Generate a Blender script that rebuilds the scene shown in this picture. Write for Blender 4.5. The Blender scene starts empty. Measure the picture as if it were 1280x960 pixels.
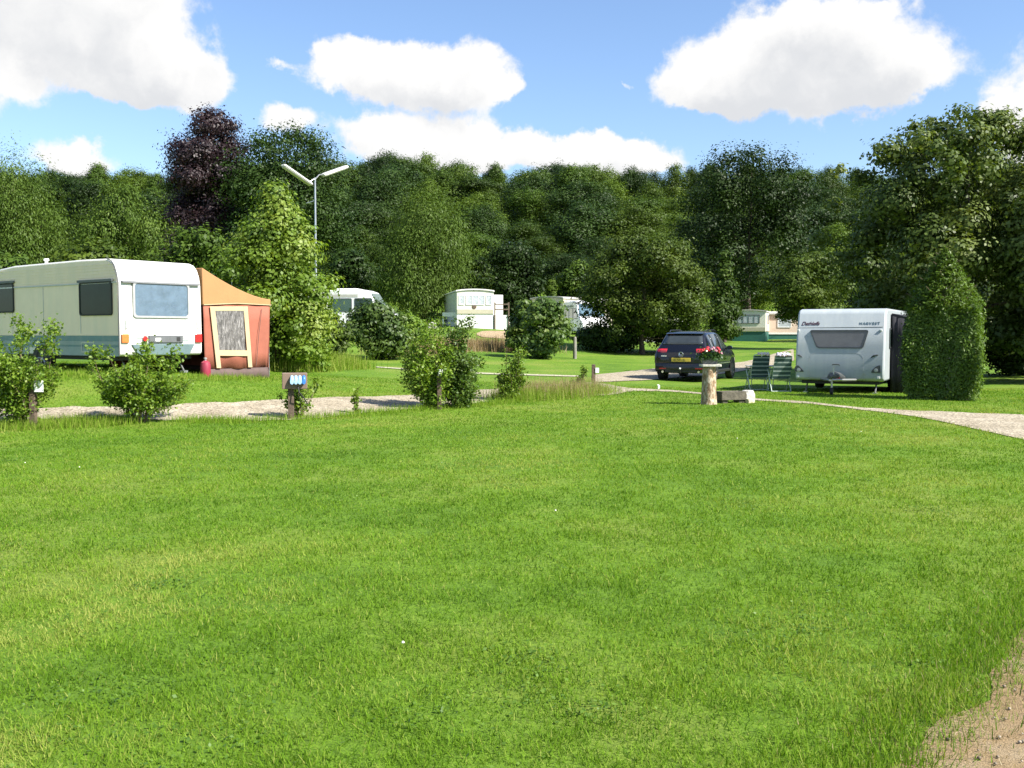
import bpy, bmesh, math, random
import numpy as np
from mathutils import Vector, Matrix

R = math.radians
rng = np.random.default_rng(11)
random.seed(5)
scene = bpy.context.scene
COL = scene.collection

# ------------------------------------------------------------------ camera numbers
F = 1256.0                      # focal length in pixels of a 1280 wide photograph
CAMZ = 1.6
PITCH = -math.atan(63.0 / F)    # horizon lies at y = 417 of 960
cp, sp = math.cos(PITCH), math.sin(PITCH)


def ray(px, py):
    a, b = (px - 640.0) / F, -(py - 480.0) / F
    return np.array([a, cp - b * sp, sp + b * cp])


def at(px, py, Y):
    d = ray(px, py)
    t = Y / d[1]
    return np.array([d[0] * t, Y, CAMZ + d[2] * t])


def project(X, Y, Z):
    z = Z - CAMZ
    f = Y * cp + z * sp
    u = -Y * sp + z * cp
    f = np.maximum(f, 1e-3)
    return 640 + F * X / f, 480 - F * u / f


# ------------------------------------------------------------------ terrain
_ctl = []
for y_, zs in ((0, ((-16, 0), (-5, 0), (0, 0), (5, 0), (16, 0))),):
    for x_, z_ in zs:
        _ctl.append((x_, y_, z_))


def _c(px, Y, z):
    _ctl.append(((px - 640) / F * Y, Y, z))


for p in (-400, 0, 640, 1280, 1700):
    _c(p, 4, 0); _c(p, 10, 0)
for p in (-300, 42, 365, 640, 887, 1100, 1280, 1600):
    _c(p, 16.5, 0)
for p, Y, z in ((365, 18.8, 0.0), (540, 22, 0), (640, 25, 0), (743, 28.5, .03), (887, 22.8, 0), (1049, 27, 0),
                (1185, 24, 0), (1500, 27, 0), (100, 19.5, .2), (300, 21, .26), (440, 24, .17), (-150, 20, .3),
                (150, 22.5, .69), (0, 25.8, .74), (-200, 26, .85), (310, 26.2, .5), (240, 26, .62), (420, 30, .34), (420, 34, .38),
                (470, 44, .37), (560, 32, .25), (640, 34, .22), (640, 50, .48), (740, 33, .12), (800, 60, .36),
                (860, 34, -.04), (870, 40, .0), (960, 60, .5), (1250, 39, 0), (600, 78, 2.0), (600, 62, 1.2), (930, 90, 1.0),
                (1010, 88, 1.0), (410, 60, 1.4), (200, 60, 2.0), (-100, 40, 1.3), (0, 60, 2.1), (1300, 60, .5),
                (1300, 100, 2.2), (1600, 60, .8), (-400, 60, 2.4)):
    _c(p, Y, z)
for p, dz in ((-300, .8), (0, .5), (300, .3), (640, 0), (1000, -.8), (1300, 0), (1650, .5)):
    _c(p, 112, 4.0 + dz); _c(p, 135, 7.0 + dz); _c(p, 165, 12 + dz); _c(p, 200, 18); _c(p, 240, 23); _c(p, 300, 25)
_ctl = np.array(_ctl, float)


def _warp(x, y):
    y = np.clip(y, 0, 300.0)
    return np.stack([np.clip(x / (y + 12.0), -1.3, 1.3), 1.0 * np.log(y + 12.0)], -1)


_P = _warp(_ctl[:, 0], _ctl[:, 1])


def _phi(r2):
    return np.where(r2 > 1e-12, 0.5 * r2 * np.log(np.maximum(r2, 1e-12)), 0.0)


_n = len(_P)
_K = _phi(((_P[:, None] - _P[None]) ** 2).sum(-1)) + np.eye(_n) * 2e-4
_Q = np.concatenate([np.ones((_n, 1)), _P], 1)
_A = np.block([[_K, _Q], [_Q.T, np.zeros((3, 3))]])
_W = np.linalg.solve(_A, np.concatenate([_ctl[:, 2], np.zeros(3)]))


def Hs(x, y):
    x = np.asarray(x, float); y = np.asarray(y, float)
    sh = x.shape
    q = _warp(x.ravel(), y.ravel())
    out = np.empty(len(q))
    for i in range(0, len(q), 20000):
        qq = q[i:i + 20000]
        out[i:i + 20000] = _phi(((qq[:, None] - _P[None]) ** 2).sum(-1)) @ _W[:_n] + _W[_n] + qq @ _W[_n + 1:]
    return out.reshape(sh)


def H(x, y):
    return float(Hs(np.array([x]), np.array([y]))[0])


def G(px, py):
    """the point of the terrain seen at a pixel"""
    d = ray(px, py)
    ts = np.concatenate([np.arange(2, 60, .05), np.arange(60, 300, .5)])
    X, Y, Z = d[0] * ts, d[1] * ts, CAMZ + d[2] * ts
    below = Z < Hs(X, Y)
    k = int(np.argmax(below)) if below.any() else len(ts) - 1
    lo, hi = ts[max(k - 1, 0)], ts[k]
    for _ in range(20):
        m = .5 * (lo + hi)
        if CAMZ + d[2] * m < H(d[0] * m, d[1] * m): hi = m
        else: lo = m
    return np.array([d[0] * hi, d[1] * hi, CAMZ + d[2] * hi])


def on_plane(px, py, P, e):
    """pixel -> (distance along e, height over P) on the vertical plane through P"""
    d = ray(px, py)
    n = np.array([e[1], -e[0], 0.0])
    O = np.array([0, 0, CAMZ])
    t = (np.asarray(P) - O) @ n / (d @ n)
    h = O + t * d - P
    return h[0] * e[0] + h[1] * e[1], h[2]


# ------------------------------------------------------------------ naming
def tag(o, label=None, cat=None, group=None, kind=None):
    if label: o['label'] = label
    if cat: o['category'] = cat
    if group: o['group'] = group
    if kind: o['kind'] = kind
    return o


def thing(name, label, cat, loc=(0, 0, 0), rz=0.0, group=None):
    o = bpy.data.objects.new(name, None)
    COL.objects.link(o)
    o.empty_display_size = .2
    o.location = loc
    o.rotation_euler = (0, 0, rz)
    return tag(o, label, cat, group)


def copy_tree(o, parent=None):
    c = o.copy()
    COL.objects.link(c)
    if parent: c.parent = parent
    for ch in list(o.children):
        copy_tree(ch, c)
    return c


# ------------------------------------------------------------------ mesh builders
def np_mesh(name, V, Q, mat, parent=None, tint=None, smooth=False):
    """V n x 3, Q m x k faces, all alike"""
    me = bpy.data.meshes.new(name)
    V = np.ascontiguousarray(V, np.float32); Q = np.ascontiguousarray(Q, np.int32)
    m, k = Q.shape
    me.vertices.add(len(V)); me.vertices.foreach_set('co', V.ravel())
    me.loops.add(m * k); me.loops.foreach_set('vertex_index', Q.ravel())
    me.polygons.add(m); me.polygons.foreach_set('loop_start', np.arange(0, m * k, k, dtype=np.int32))
    if smooth: me.polygons.foreach_set('use_smooth', np.ones(m, bool))
    if tint is not None:
        at_ = me.attributes.new('tint', 'FLOAT', 'FACE')
        at_.data.foreach_set('value', np.ascontiguousarray(tint, np.float32))
    me.update(calc_edges=True)
    me.materials.append(mat)
    o = bpy.data.objects.new(name, me)
    COL.objects.link(o)
    if parent: o.parent = parent
    return o


class MB:
    def __init__(s):
        s.v = []; s.f = []; s.m = []; s.cur = 0

    def mat(s, i):
        s.cur = i; return s

    def add(s, vs, fs):
        b = len(s.v)
        s.v += [tuple(float(c) for c in p) for p in vs]
        for f in fs:
            s.f.append([b + i for i in f]); s.m.append(s.cur)
        return s

    def box(s, x0, x1, y0, y1, z0, z1):
        vs = [(x, y, z) for z in (z0, z1) for y in (y0, y1) for x in (x0, x1)]
        return s.add(vs, [(0, 2, 3, 1), (4, 5, 7, 6), (0, 1, 5, 4), (2, 6, 7, 3), (0, 4, 6, 2), (1, 3, 7, 5)])

    def prism(s, pts, vec):
        """3-D outline swept along vec"""
        n = len(pts)
        vec = np.asarray(vec, float)
        vs = [np.asarray(p, float) for p in pts]
        vs = vs + [p + vec for p in vs]
        fs = [tuple(range(n))[::-1], tuple(range(n, 2 * n))] + [(i, (i + 1) % n, n + (i + 1) % n, n + i) for i in range(n)]
        return s.add(vs, fs)

    def ring(s, outer, inner, vec):
        n = len(outer)
        vec = np.asarray(vec, float)
        o = [np.asarray(p, float) for p in outer]; i_ = [np.asarray(p, float) for p in inner]
        vs = o + i_ + [p + vec for p in o] + [p + vec for p in i_]
        fs = []
        for i in range(n):
            j = (i + 1) % n
            fs += [(i, j, n + j, n + i), (2 * n + i, 3 * n + i, 3 * n + j, 2 * n + j), (i, 2 * n + i, 2 * n + j, j),
                   (n + i, n + j, 3 * n + j, 3 * n + i)]
        return s.add(vs, fs)

    def tube(s, path, rad, n=8, cap=True):
        path = [np.asarray(p, float) for p in path]
        if np.isscalar(rad): rad = [rad] * len(path)
        vs = []
        up = None
        for i, p in enumerate(path):
            t = path[min(i + 1, len(path) - 1)] - path[max(i - 1, 0)]
            t = t / (np.linalg.norm(t) + 1e-9)
            if up is None:
                up = np.array([0, 0, 1.0]) if abs(t[2]) < .9 else np.array([1.0, 0, 0])
            a = np.cross(t, up); a /= np.linalg.norm(a) + 1e-9
            b = np.cross(a, t); up = b
            for k in range(n):
                th = 2 * math.pi * k / n
                vs.append(p + rad[i] * (math.cos(th) * a + math.sin(th) * b))
        fs = []
        for i in range(len(path) - 1):
            for k in range(n):
                fs.append((i * n + k, i * n + (k + 1) % n, (i + 1) * n + (k + 1) % n, (i + 1) * n + k))
        if cap:
            fs.append(tuple(range(n))[::-1]); fs.append(tuple(range((len(path) - 1) * n, len(path) * n)))
        return s.add(vs, fs)

    def lathe(s, prof, c, axis='z', n=20):
        """prof: (radius, height) pairs"""
        vs = []
        for r, h in prof:
            for k in range(n):
                th = 2 * math.pi * k / n
                a, b = r * math.cos(th), r * math.sin(th)
                vs.append({'z': (c[0] + a, c[1] + b, c[2] + h), 'y': (c[0] + a, c[1] + h, c[2] + b),
                           'x': (c[0] + h, c[1] + a, c[2] + b)}[axis])
        fs = []
        for i in range(len(prof) - 1):
            for k in range(n):
                fs.append((i * n + k, i * n + (k + 1) % n, (i + 1) * n + (k + 1) % n, (i + 1) * n + k))
        fs.append(tuple(range(n))[::-1]); fs.append(tuple(range((len(prof) - 1) * n, len(prof) * n)))
        return s.add(vs, fs)

    def loft(s, secs, close=True):
        n = len(secs[0])
        vs = [p for sec in secs for p in sec]
        fs = []
        for i in range(len(secs) - 1):
            for k in range(n if close else n - 1):
                fs.append((i * n + k, i * n + (k + 1) % n, (i + 1) * n + (k + 1) % n, (i + 1) * n + k))
        if close:
            fs.append(tuple(range(n))[::-1]); fs.append(tuple(range((len(secs) - 1) * n, len(secs) * n)))
        return s.add(vs, fs)

    def build(s, name, mats, parent=None, bevel=0.0, smooth=None, label=None):
        me = bpy.data.meshes.new(name)
        me.from_pydata(s.v, [], s.f)
        if not isinstance(mats, (list, tuple)): mats = [mats]
        for m in mats: me.materials.append(m)
        me.polygons.foreach_set('material_index', s.m)
        bm = bmesh.new(); bm.from_mesh(me)
        bmesh.ops.recalc_face_normals(bm, faces=bm.faces)
        bm.to_mesh(me); bm.free()
        if smooth:
            me.polygons.foreach_set('use_smooth', [True] * len(me.polygons))
            me.set_sharp_from_angle(angle=R(smooth))
        me.update()
        o = bpy.data.objects.new(name, me)
        COL.objects.link(o)
        if parent: o.parent = parent
        if bevel:
            b = o.modifiers.new('bevel', 'BEVEL'); b.width = bevel; b.segments = 2; b.limit_method = 'ANGLE'; b.angle_limit = R(40)
        if label: o['label'] = label
        return o


def rrect(x0, x1, y0, y1, r, n=4):
    pts = []
    for cx, cy, a0 in ((x1 - r, y1 - r, 0), (x0 + r, y1 - r, 90), (x0 + r, y0 + r, 180), (x1 - r, y0 + r, 270)):
        for k in range(n + 1):
            a = R(a0 + 90 * k / n)
            pts.append((cx + r * math.cos(a), cy + r * math.sin(a)))
    return pts


def rpoly(pts, r, n=4):
    """rounded 2-D polygon"""
    out = []
    m = len(pts)
    for i in range(m):
        p0, p1, p2 = (np.array(pts[(i + k) % m], float) for k in (-1, 0, 1))
        a = (p0 - p1); b = (p2 - p1)
        rr = min(r, .45 * np.linalg.norm(a), .45 * np.linalg.norm(b))
        a = p1 + a / np.linalg.norm(a) * rr; b = p1 + b / np.linalg.norm(b) * rr
        for k in range(n + 1):
            t = k / n
            out.append(tuple((1 - t) ** 2 * a + 2 * t * (1 - t) * p1 + t * t * b))
    return out


def shrink(pts, d):
    c = np.mean(np.array(pts), 0)
    sz = np.ptp(np.array(pts), 0)
    return [tuple(c + (np.array(p) - c) * (1 - 2 * d / sz)) for p in pts]


def lift(pts, o, ex, ey):
    o, ex, ey = (np.asarray(k, float) for k in (o, ex, ey))
    return [o + ex * p[0] + ey * p[1] for p in pts]


def window(name, pts, o, ex, ey, n, frame_m, pane_m, parent, fw=.035, depth=.025):
    """window > pane; an outline on a plane, n pointing outwards"""
    n = np.asarray(n, float)
    inner = shrink(pts, fw)
    fr = MB().ring(lift(pts, np.asarray(o) - n * .002, ex, ey), lift(inner, np.asarray(o) - n * .002, ex, ey), n * (depth + .002)).build(name, frame_m, parent)
    MB().prism(lift(inner, np.asarray(o) - n * .002, ex, ey), n * (depth * .55 + .002)).build('pane', pane_m, fr)
    return fr


def text_mesh(txt, size, mat, parent, M, name='lettering', shear=0.0, space=1.0, depth=.002, align='LEFT'):
    cu = bpy.data.curves.new('lettering_curve', 'FONT')
    cu.body = txt; cu.size = size; cu.shear = shear; cu.space_character = space; cu.extrude = depth; cu.align_x = align
    to = bpy.data.objects.new('lettering_source', cu)
    COL.objects.link(to)
    bpy.context.view_layer.update()
    me = bpy.data.meshes.new_from_object(to.evaluated_get(bpy.context.evaluated_depsgraph_get()))
    bpy.data.objects.remove(to)
    me.materials.clear(); me.materials.append(mat)
    o = bpy.data.objects.new(name, me)
    COL.objects.link(o)
    o.parent = parent
    o.matrix_local = M
    return o


def frame_matrix(o, ex, ey):
    ex = Vector(ex).normalized(); ey = Vector(ey).normalized(); ez = ex.cross(ey)
    M = Matrix((ex, ey, ez)).transposed().to_4x4()
    M.translation = Vector(o)
    return M


# ------------------------------------------------------------------ materials
def nt(name):
    m = bpy.data.materials.new(name)
    m.use_nodes = True
    t = m.node_tree
    t.nodes.clear()
    out = t.nodes.new('ShaderNodeOutputMaterial')
    return m, t, out


def N(t, typ, **kw):
    n = t.nodes.new(typ)
    for k, v in kw.items():
        if k.startswith('i_'):
            key = k[2:]
            n.inputs[int(key) if key.isdigit() else key.replace('_', ' ')].default_value = v
        else:
            setattr(n, k, v)
    return n


def rgba(c):
    return (c[0], c[1], c[2], 1.0)


def ramp(t, fac, stops, interp='LINEAR'):
    r = t.nodes.new('ShaderNodeValToRGB')
    r.color_ramp.interpolation = interp
    el = r.color_ramp.elements
    while len(el) > 1: el.remove(el[-1])
    el[0].position = stops[0][0]; el[0].color = rgba(stops[0][1])
    for p, c in stops[1:]:
        e = el.new(p); e.color = rgba(c)
    t.links.new(fac, r.inputs[0])
    return r.outputs[0]


def plain(name, col, rough=.5, metal=0.0, var=.12, scale=6.0, bump=0.0, bscale=40.0, spec=.5, coat=0.0, dirt=None):
    m, t, out = nt(name)
    p = N(t, 'ShaderNodeBsdfPrincipled')
    p.inputs['Roughness'].default_value = rough
    p.inputs['Metallic'].default_value = metal
    p.inputs['Specular IOR Level'].default_value = spec
    p.inputs['Coat Weight'].default_value = coat
    tc = N(t, 'ShaderNodeTexCoord')
    nz = N(t, 'ShaderNodeTexNoise', i_Scale=scale, i_Detail=6.0, i_Roughness=.65)
    t.links.new(tc.outputs['Object'], nz.inputs['Vector'])
    lo = tuple(c * (1 - var) for c in col); hi = tuple(min(1, c * (1 + var)) for c in col)
    c = ramp(t, nz.outputs[0], [(.3, lo), (.7, hi)])
    if dirt:
        n2 = N(t, 'ShaderNodeTexNoise', i_Scale=scale * .7, i_Detail=8.0, i_Roughness=.7)
        mp = N(t, 'ShaderNodeMapping'); mp.inputs['Scale'].default_value = (2.5, 2.5, .35)
        t.links.new(tc.outputs['Object'], mp.inputs[0]); t.links.new(mp.outputs[0], n2.inputs['Vector'])
        f = ramp(t, n2.outputs[0], [(.45, (0, 0, 0)), (.75, (.5, .5, .5))])
        mx = N(t, 'ShaderNodeMix', data_type='RGBA')
        t.links.new(f, mx.inputs[0]); t.links.new(c, mx.inputs[6]); mx.inputs[7].default_value = rgba(dirt)
        c = mx.outputs[2]
    t.links.new(c, p.inputs['Base Color'])
    if bump:
        nb = N(t, 'ShaderNodeTexNoise', i_Scale=bscale, i_Detail=5.0)
        t.links.new(tc.outputs['Object'], nb.inputs['Vector'])
        b = N(t, 'ShaderNodeBump', i_Strength=bump, i_Distance=.02)
        t.links.new(nb.outputs[0], b.inputs['Height']); t.links.new(b.outputs[0], p.inputs['Normal'])
    t.links.new(p.outputs[0], out.inputs[0])
    return m


def leaf_mat(name, dark, mid, light, trans=.3, rough=.5, objvar=.25, tcol=None, spec=.35):
    m, t, out = nt(name)
    a = N(t, 'ShaderNodeAttribute', attribute_name='tint')
    c = ramp(t, a.outputs['Fac'], [(0, dark), (.5, mid), (1, light)])
    oi = N(t, 'ShaderNodeObjectInfo')
    mr = N(t, 'ShaderNodeMapRange'); mr.inputs[3].default_value = 1 - objvar; mr.inputs[4].default_value = 1 + objvar
    t.links.new(oi.outputs['Random'], mr.inputs[0])
    hs = N(t, 'ShaderNodeHueSaturation')
    t.links.new(mr.outputs[0], hs.inputs['Value']); t.links.new(c, hs.inputs['Color'])
    p = N(t, 'ShaderNodeBsdfPrincipled', i_Roughness=rough)
    p.inputs['Specular IOR Level'].default_value = spec
    t.links.new(hs.outputs[0], p.inputs['Base Color'])
    tr = N(t, 'ShaderNodeBsdfTranslucent')
    g = N(t, 'ShaderNodeMix', data_type='RGBA', blend_type='MULTIPLY'); g.inputs[0].default_value = 1
    t.links.new(hs.outputs[0], g.inputs[6]); g.inputs[7].default_value = rgba(tcol or (1.5, 1.5, .6))
    t.links.new(g.outputs[2], tr.inputs[0])
    mx = N(t, 'ShaderNodeMixShader'); mx.inputs[0].default_value = trans
    t.links.new(p.outputs[0], mx.inputs[1]); t.links.new(tr.outputs[0], mx.inputs[2])
    t.links.new(mx.outputs[0], out.inputs[0])
    return m
# ------------------------------------------------------------------ render, sun, sky
SUN_AZ = np.array([.88, -.475, 0]); SUN_AZ /= np.linalg.norm(SUN_AZ)
SUN_EL = R(43)
SUN_DIR = np.array([SUN_AZ[0] * math.cos(SUN_EL), SUN_AZ[1] * math.cos(SUN_EL), math.sin(SUN_EL)])
EXPOSURE = 1.3
SKY = .080
vs = scene.view_settings
vs.view_transform = 'Standard'; vs.look = 'None'; vs.gamma = 1.0; vs.use_curve_mapping = False
vs.exposure = EXPOSURE
scene.render.engine = 'CYCLES'
cy = scene.cycles
cy.max_bounces = 5; cy.diffuse_bounces = 2; cy.glossy_bounces = 3; cy.transmission_bounces = 3; cy.transparent_max_bounces = 8
cy.caustics_reflective = False; cy.caustics_refractive = False
cy.use_denoising = True
try:
    cy.denoiser = 'OPENIMAGEDENOISE'; cy.denoising_input_passes = 'RGB_ALBEDO_NORMAL'; cy.denoising_prefilter = 'FAST'
except Exception:
    pass
cy.use_adaptive_sampling = True; cy.adaptive_threshold = .012
cy.sample_clamp_indirect = 6

cam_d = bpy.data.cameras.new('camera')
cam_d.sensor_fit = 'HORIZONTAL'; cam_d.sensor_width = 36.0; cam_d.lens = 36.0 * F / 1280.0
cam_d.clip_start = .1; cam_d.clip_end = 6000
cam = bpy.data.objects.new('camera', cam_d)
COL.objects.link(cam)
cam.location = (0, 0, CAMZ); cam.rotation_euler = (R(90) + PITCH, 0, 0)
scene.camera = cam

sl = bpy.data.lights.new('sun', 'SUN')
sl.energy = 5.0; sl.angle = R(.53); sl.color = (1.0, .955, .87)
so = bpy.data.objects.new('sun', sl)
COL.objects.link(so)
so.rotation_euler = Vector(SUN_DIR).to_track_quat('Z', 'Y').to_euler()
so.location = (30, -20, 40)

world = bpy.data.worlds.new('World')
scene.world = world
world.use_nodes = True
world.cycles.sampling_method = 'MANUAL'; world.cycles.sample_map_resolution = 512
wt = world.node_tree
wt.nodes.clear()


def mth(op, a, b=None, c=None, clamp=False):
    n = wt.nodes.new('ShaderNodeMath'); n.operation = op; n.use_clamp = clamp
    for i, x in enumerate((a, b, c)):
        if x is None: continue
        if isinstance(x, (int, float)): n.inputs[i].default_value = x
        else: wt.links.new(x, n.inputs[i])
    return n.outputs[0]


def build_sky():
    out = wt.nodes.new('ShaderNodeOutputWorld')
    bg = wt.nodes.new('ShaderNodeBackground'); bg.inputs[1].default_value = SKY
    wt.links.new(bg.outputs[0], out.inputs[0])
    sky = wt.nodes.new('ShaderNodeTexSky')
    sky.sky_type = 'NISHITA'; sky.sun_disc = False
    sky.sun_elevation = SUN_EL
    sky.sun_rotation = math.atan2(SUN_AZ[0], SUN_AZ[1])
    sky.air_density = 1.0; sky.dust_density = .6; sky.ozone_density = 2.5
    tc = wt.nodes.new('ShaderNodeTexCoord')
    d = tc.outputs['Generated']
    nz1 = wt.nodes.new('ShaderNodeTexNoise'); nz1.inputs['Scale'].default_value = 11.0; nz1.inputs['Detail'].default_value = 10.0; nz1.inputs['Roughness'].default_value = .62
    nz1.inputs['Distortion'].default_value = .2
    wt.links.new(d, nz1.inputs['Vector'])
    # warp the direction a little so that outlines billow
    nzv = wt.nodes.new('ShaderNodeTexNoise'); nzv.inputs['Scale'].default_value = 20.0; nzv.inputs['Detail'].default_value = 6.0; nzv.inputs['Roughness'].default_value = .6
    wt.links.new(d, nzv.inputs['Vector'])
    vm = wt.nodes.new('ShaderNodeVectorMath'); vm.operation = 'SUBTRACT'; wt.links.new(nzv.outputs['Color'], vm.inputs[0]); vm.inputs[1].default_value = (.5, .5, .5)
    vs_ = wt.nodes.new('ShaderNodeVectorMath'); vs_.operation = 'SCALE'; vs_.inputs['Scale'].default_value = .05; wt.links.new(vm.outputs[0], vs_.inputs[0])
    va = wt.nodes.new('ShaderNodeVectorMath'); va.operation = 'ADD'; wt.links.new(d, va.inputs[0]); wt.links.new(vs_.outputs[0], va.inputs[1])
    sx = wt.nodes.new('ShaderNodeSeparateXYZ'); wt.links.new(va.outputs[0], sx.inputs[0])
    az = mth('ARCTAN2', sx.outputs[0], sx.outputs[1])
    el = mth('ARCSINE', sx.outputs[2])
    blobs = [(30, 28, 110, 56), (160, 68, 100, 48), (235, 98, 56, 30), (90, -30, 140, 60), (165, 106, 56, 24),
             (425, 72, 44, 27), (480, 88, 62, 33), (570, 92, 72, 42), (545, 108, 90, 26), (625, 116, 36, 15),
             (357, 146, 42, 21), (474, 168, 38, 28), (530, 176, 90, 32), (610, 194, 120, 28), (735, 192, 85, 28), (790, 200, 50, 20),
             (1005, 35, 85, 42), (1070, 60, 84, 52), (960, 85, 92, 48), (880, 105, 66, 26), (1060, 106, 100, 30), (1120, 86, 48, 32), (950, 116, 105, 20),
             (98, 197, 52, 20), (352, 82, 18, 10), (1268, 140, 34, 32), (1300, 170, 60, 40), (10, 105, 26, 14), 
             (-140, 90, 110, 60), (-300, 30, 150, 60), (1450, 60, 120, 60), (1700, 120, 160, 50), (782, 110, 9, 5)]
    cmb = wt.nodes.new('ShaderNodeCombineXYZ'); wt.links.new(az, cmb.inputs[0]); wt.links.new(el, cmb.inputs[1])

    def vmath(op, a, b, c=None):
        n = wt.nodes.new('ShaderNodeVectorMath'); n.operation = op
        for k, x in enumerate((a, b, c)):
            if x is None: continue
            if isinstance(x, tuple): n.inputs[k].default_value = x
            else: wt.links.new(x, n.inputs[k])
        return n.outputs['Value' if op == 'DOT_PRODUCT' else 'Vector']
    acc = None; accu = None
    for px, py, rx, ry in blobs:
        v = ray(px, py); v = v / np.linalg.norm(v)
        a0, e0 = math.atan2(v[0], v[1]), math.asin(v[2])
        ry *= .93
        w = vmath('MULTIPLY_ADD', cmb.outputs[0], (F / rx, F / ry, 0), (-a0 * F / rx, -e0 * F / ry, 0))
        g = mth('POWER', math.exp(-1.15), vmath('DOT_PRODUCT', w, w))
        if rx < 27: g = mth('MULTIPLY', g, .55)
        acc = g if acc is None else mth('ADD', acc, g)
        if rx >= 48:          # how much cloud lies higher up and towards the sun
            w2 = vmath('ADD', w, (F / rx * .010, F / ry * .020, 0))
            g2 = mth('POWER', math.exp(-1.1), vmath('DOT_PRODUCT', w2, w2))
            accu = g2 if accu is None else mth('ADD', accu, g2)
    # the rest of the dome carries loose cumulus of its own
    nzf = wt.nodes.new('ShaderNodeTexNoise'); nzf.inputs['Scale'].default_value = 2.6; nzf.inputs['Detail'].default_value = 4.0
    wt.links.new(d, nzf.inputs['Vector'])
    behind = mth('SUBTRACT', 1.0, mth('MULTIPLY', mth('ADD', sx.outputs[1], .15), 2.2, clamp=True), clamp=True)
    far_ = mth('MULTIPLY', mth('MULTIPLY', mth('SUBTRACT', nzf.outputs[0], .5), 5.0, clamp=True), behind)
    dens = mth('ADD', acc, far_)
    det = mth('SUBTRACT', nz1.outputs[0], .5)
    field = mth('ADD', mth('MINIMUM', dens, 1.2), mth('MULTIPLY', det, 1.9))
    mr = wt.nodes.new('ShaderNodeMapRange'); mr.interpolation_type = 'SMOOTHSTEP'
    wt.links.new(field, mr.inputs[0]); mr.inputs[1].default_value = .34; mr.inputs[2].default_value = .70
    mask = mr.outputs[0]
    sh = wt.nodes.new('ShaderNodeMapRange'); sh.interpolation_type = 'SMOOTHSTEP'
    nzs = wt.nodes.new('ShaderNodeTexNoise'); nzs.inputs['Scale'].default_value = 16.0; nzs.inputs['Detail'].default_value = 7.0
    wt.links.new(va.outputs[0], nzs.inputs['Vector'])
    shade_in = mth('ADD', mth('MULTIPLY', accu, .55), mth('MULTIPLY', mth('SUBTRACT', nzs.outputs[0], .5), 2.0))
    wt.links.new(shade_in, sh.inputs[0]); sh.inputs[1].default_value = .34; sh.inputs[2].default_value = 1.35
    cm = wt.nodes.new('ShaderNodeMix'); cm.data_type = 'RGBA'
    wt.links.new(sh.outputs[0], cm.inputs[0])
    k = CLOUD
    cm.inputs[6].default_value = (k, k * .995, k * .985, 1); cm.inputs[7].default_value = (k * .745, k * .762, k * .79, 1)
    # thin high veil and the pale air near the ground
    mx = wt.nodes.new('ShaderNodeMix'); mx.data_type = 'RGBA'
    tint = wt.nodes.new('ShaderNodeMix'); tint.data_type = 'RGBA'; tint.blend_type = 'MULTIPLY'; tint.inputs[0].default_value = 1
    wt.links.new(sky.outputs[0], tint.inputs[6]); tint.inputs[7].default_value = SKYTINT
    wt.links.new(mask, mx.inputs[0]); wt.links.new(tint.outputs[2], mx.inputs[6]); wt.links.new(cm.outputs[2], mx.inputs[7])
    wt.links.new(mx.outputs[2], bg.inputs[0])


CLOUD = 5.2
SKYTINT = (1.0, 1.04, 1.12, 1)
build_sky()

# ------------------------------------------------------------------ ground
def axis_steps(fine, step, far, grow=1.18):
    a = list(np.arange(0, fine + 1e-6, step)); s = step
    while a[-1] < far:
        s *= grow; a.append(a[-1] + s)
    return np.array(a)


gx = axis_steps(26, .65, 1800); gx = np.concatenate([-gx[:0:-1], gx])
gy = axis_steps(56, .65, 2200, 1.10); gy = np.concatenate([-axis_steps(3, 1.5, 300, 1.5)[:0:-1], gy])
XX, YY = np.meshgrid(gx, gy)
ZZ = Hs(XX, YY)
ny, nx = XX.shape
idx = np.arange(ny * nx).reshape(ny, nx)
quads = np.stack([idx[:-1, :-1], idx[:-1, 1:], idx[1:, 1:], idx[1:, :-1]], -1).reshape(-1, 4)


def bilin(x, y):
    """height of the ground mesh itself, so that sheets and blades sit on it"""
    x = np.asarray(x, float); y = np.asarray(y, float)
    i = np.clip(np.searchsorted(gx, x) - 1, 0, nx - 2); j = np.clip(np.searchsorted(gy, y) - 1, 0, ny - 2)
    u = (x - gx[i]) / (gx[i + 1] - gx[i]); v = (y - gy[j]) / (gy[j + 1] - gy[j])
    return (ZZ[j, i] * (1 - u) * (1 - v) + ZZ[j, i + 1] * u * (1 - v) + ZZ[j + 1, i] * (1 - u) * v + ZZ[j + 1, i + 1] * u * v)


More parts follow.
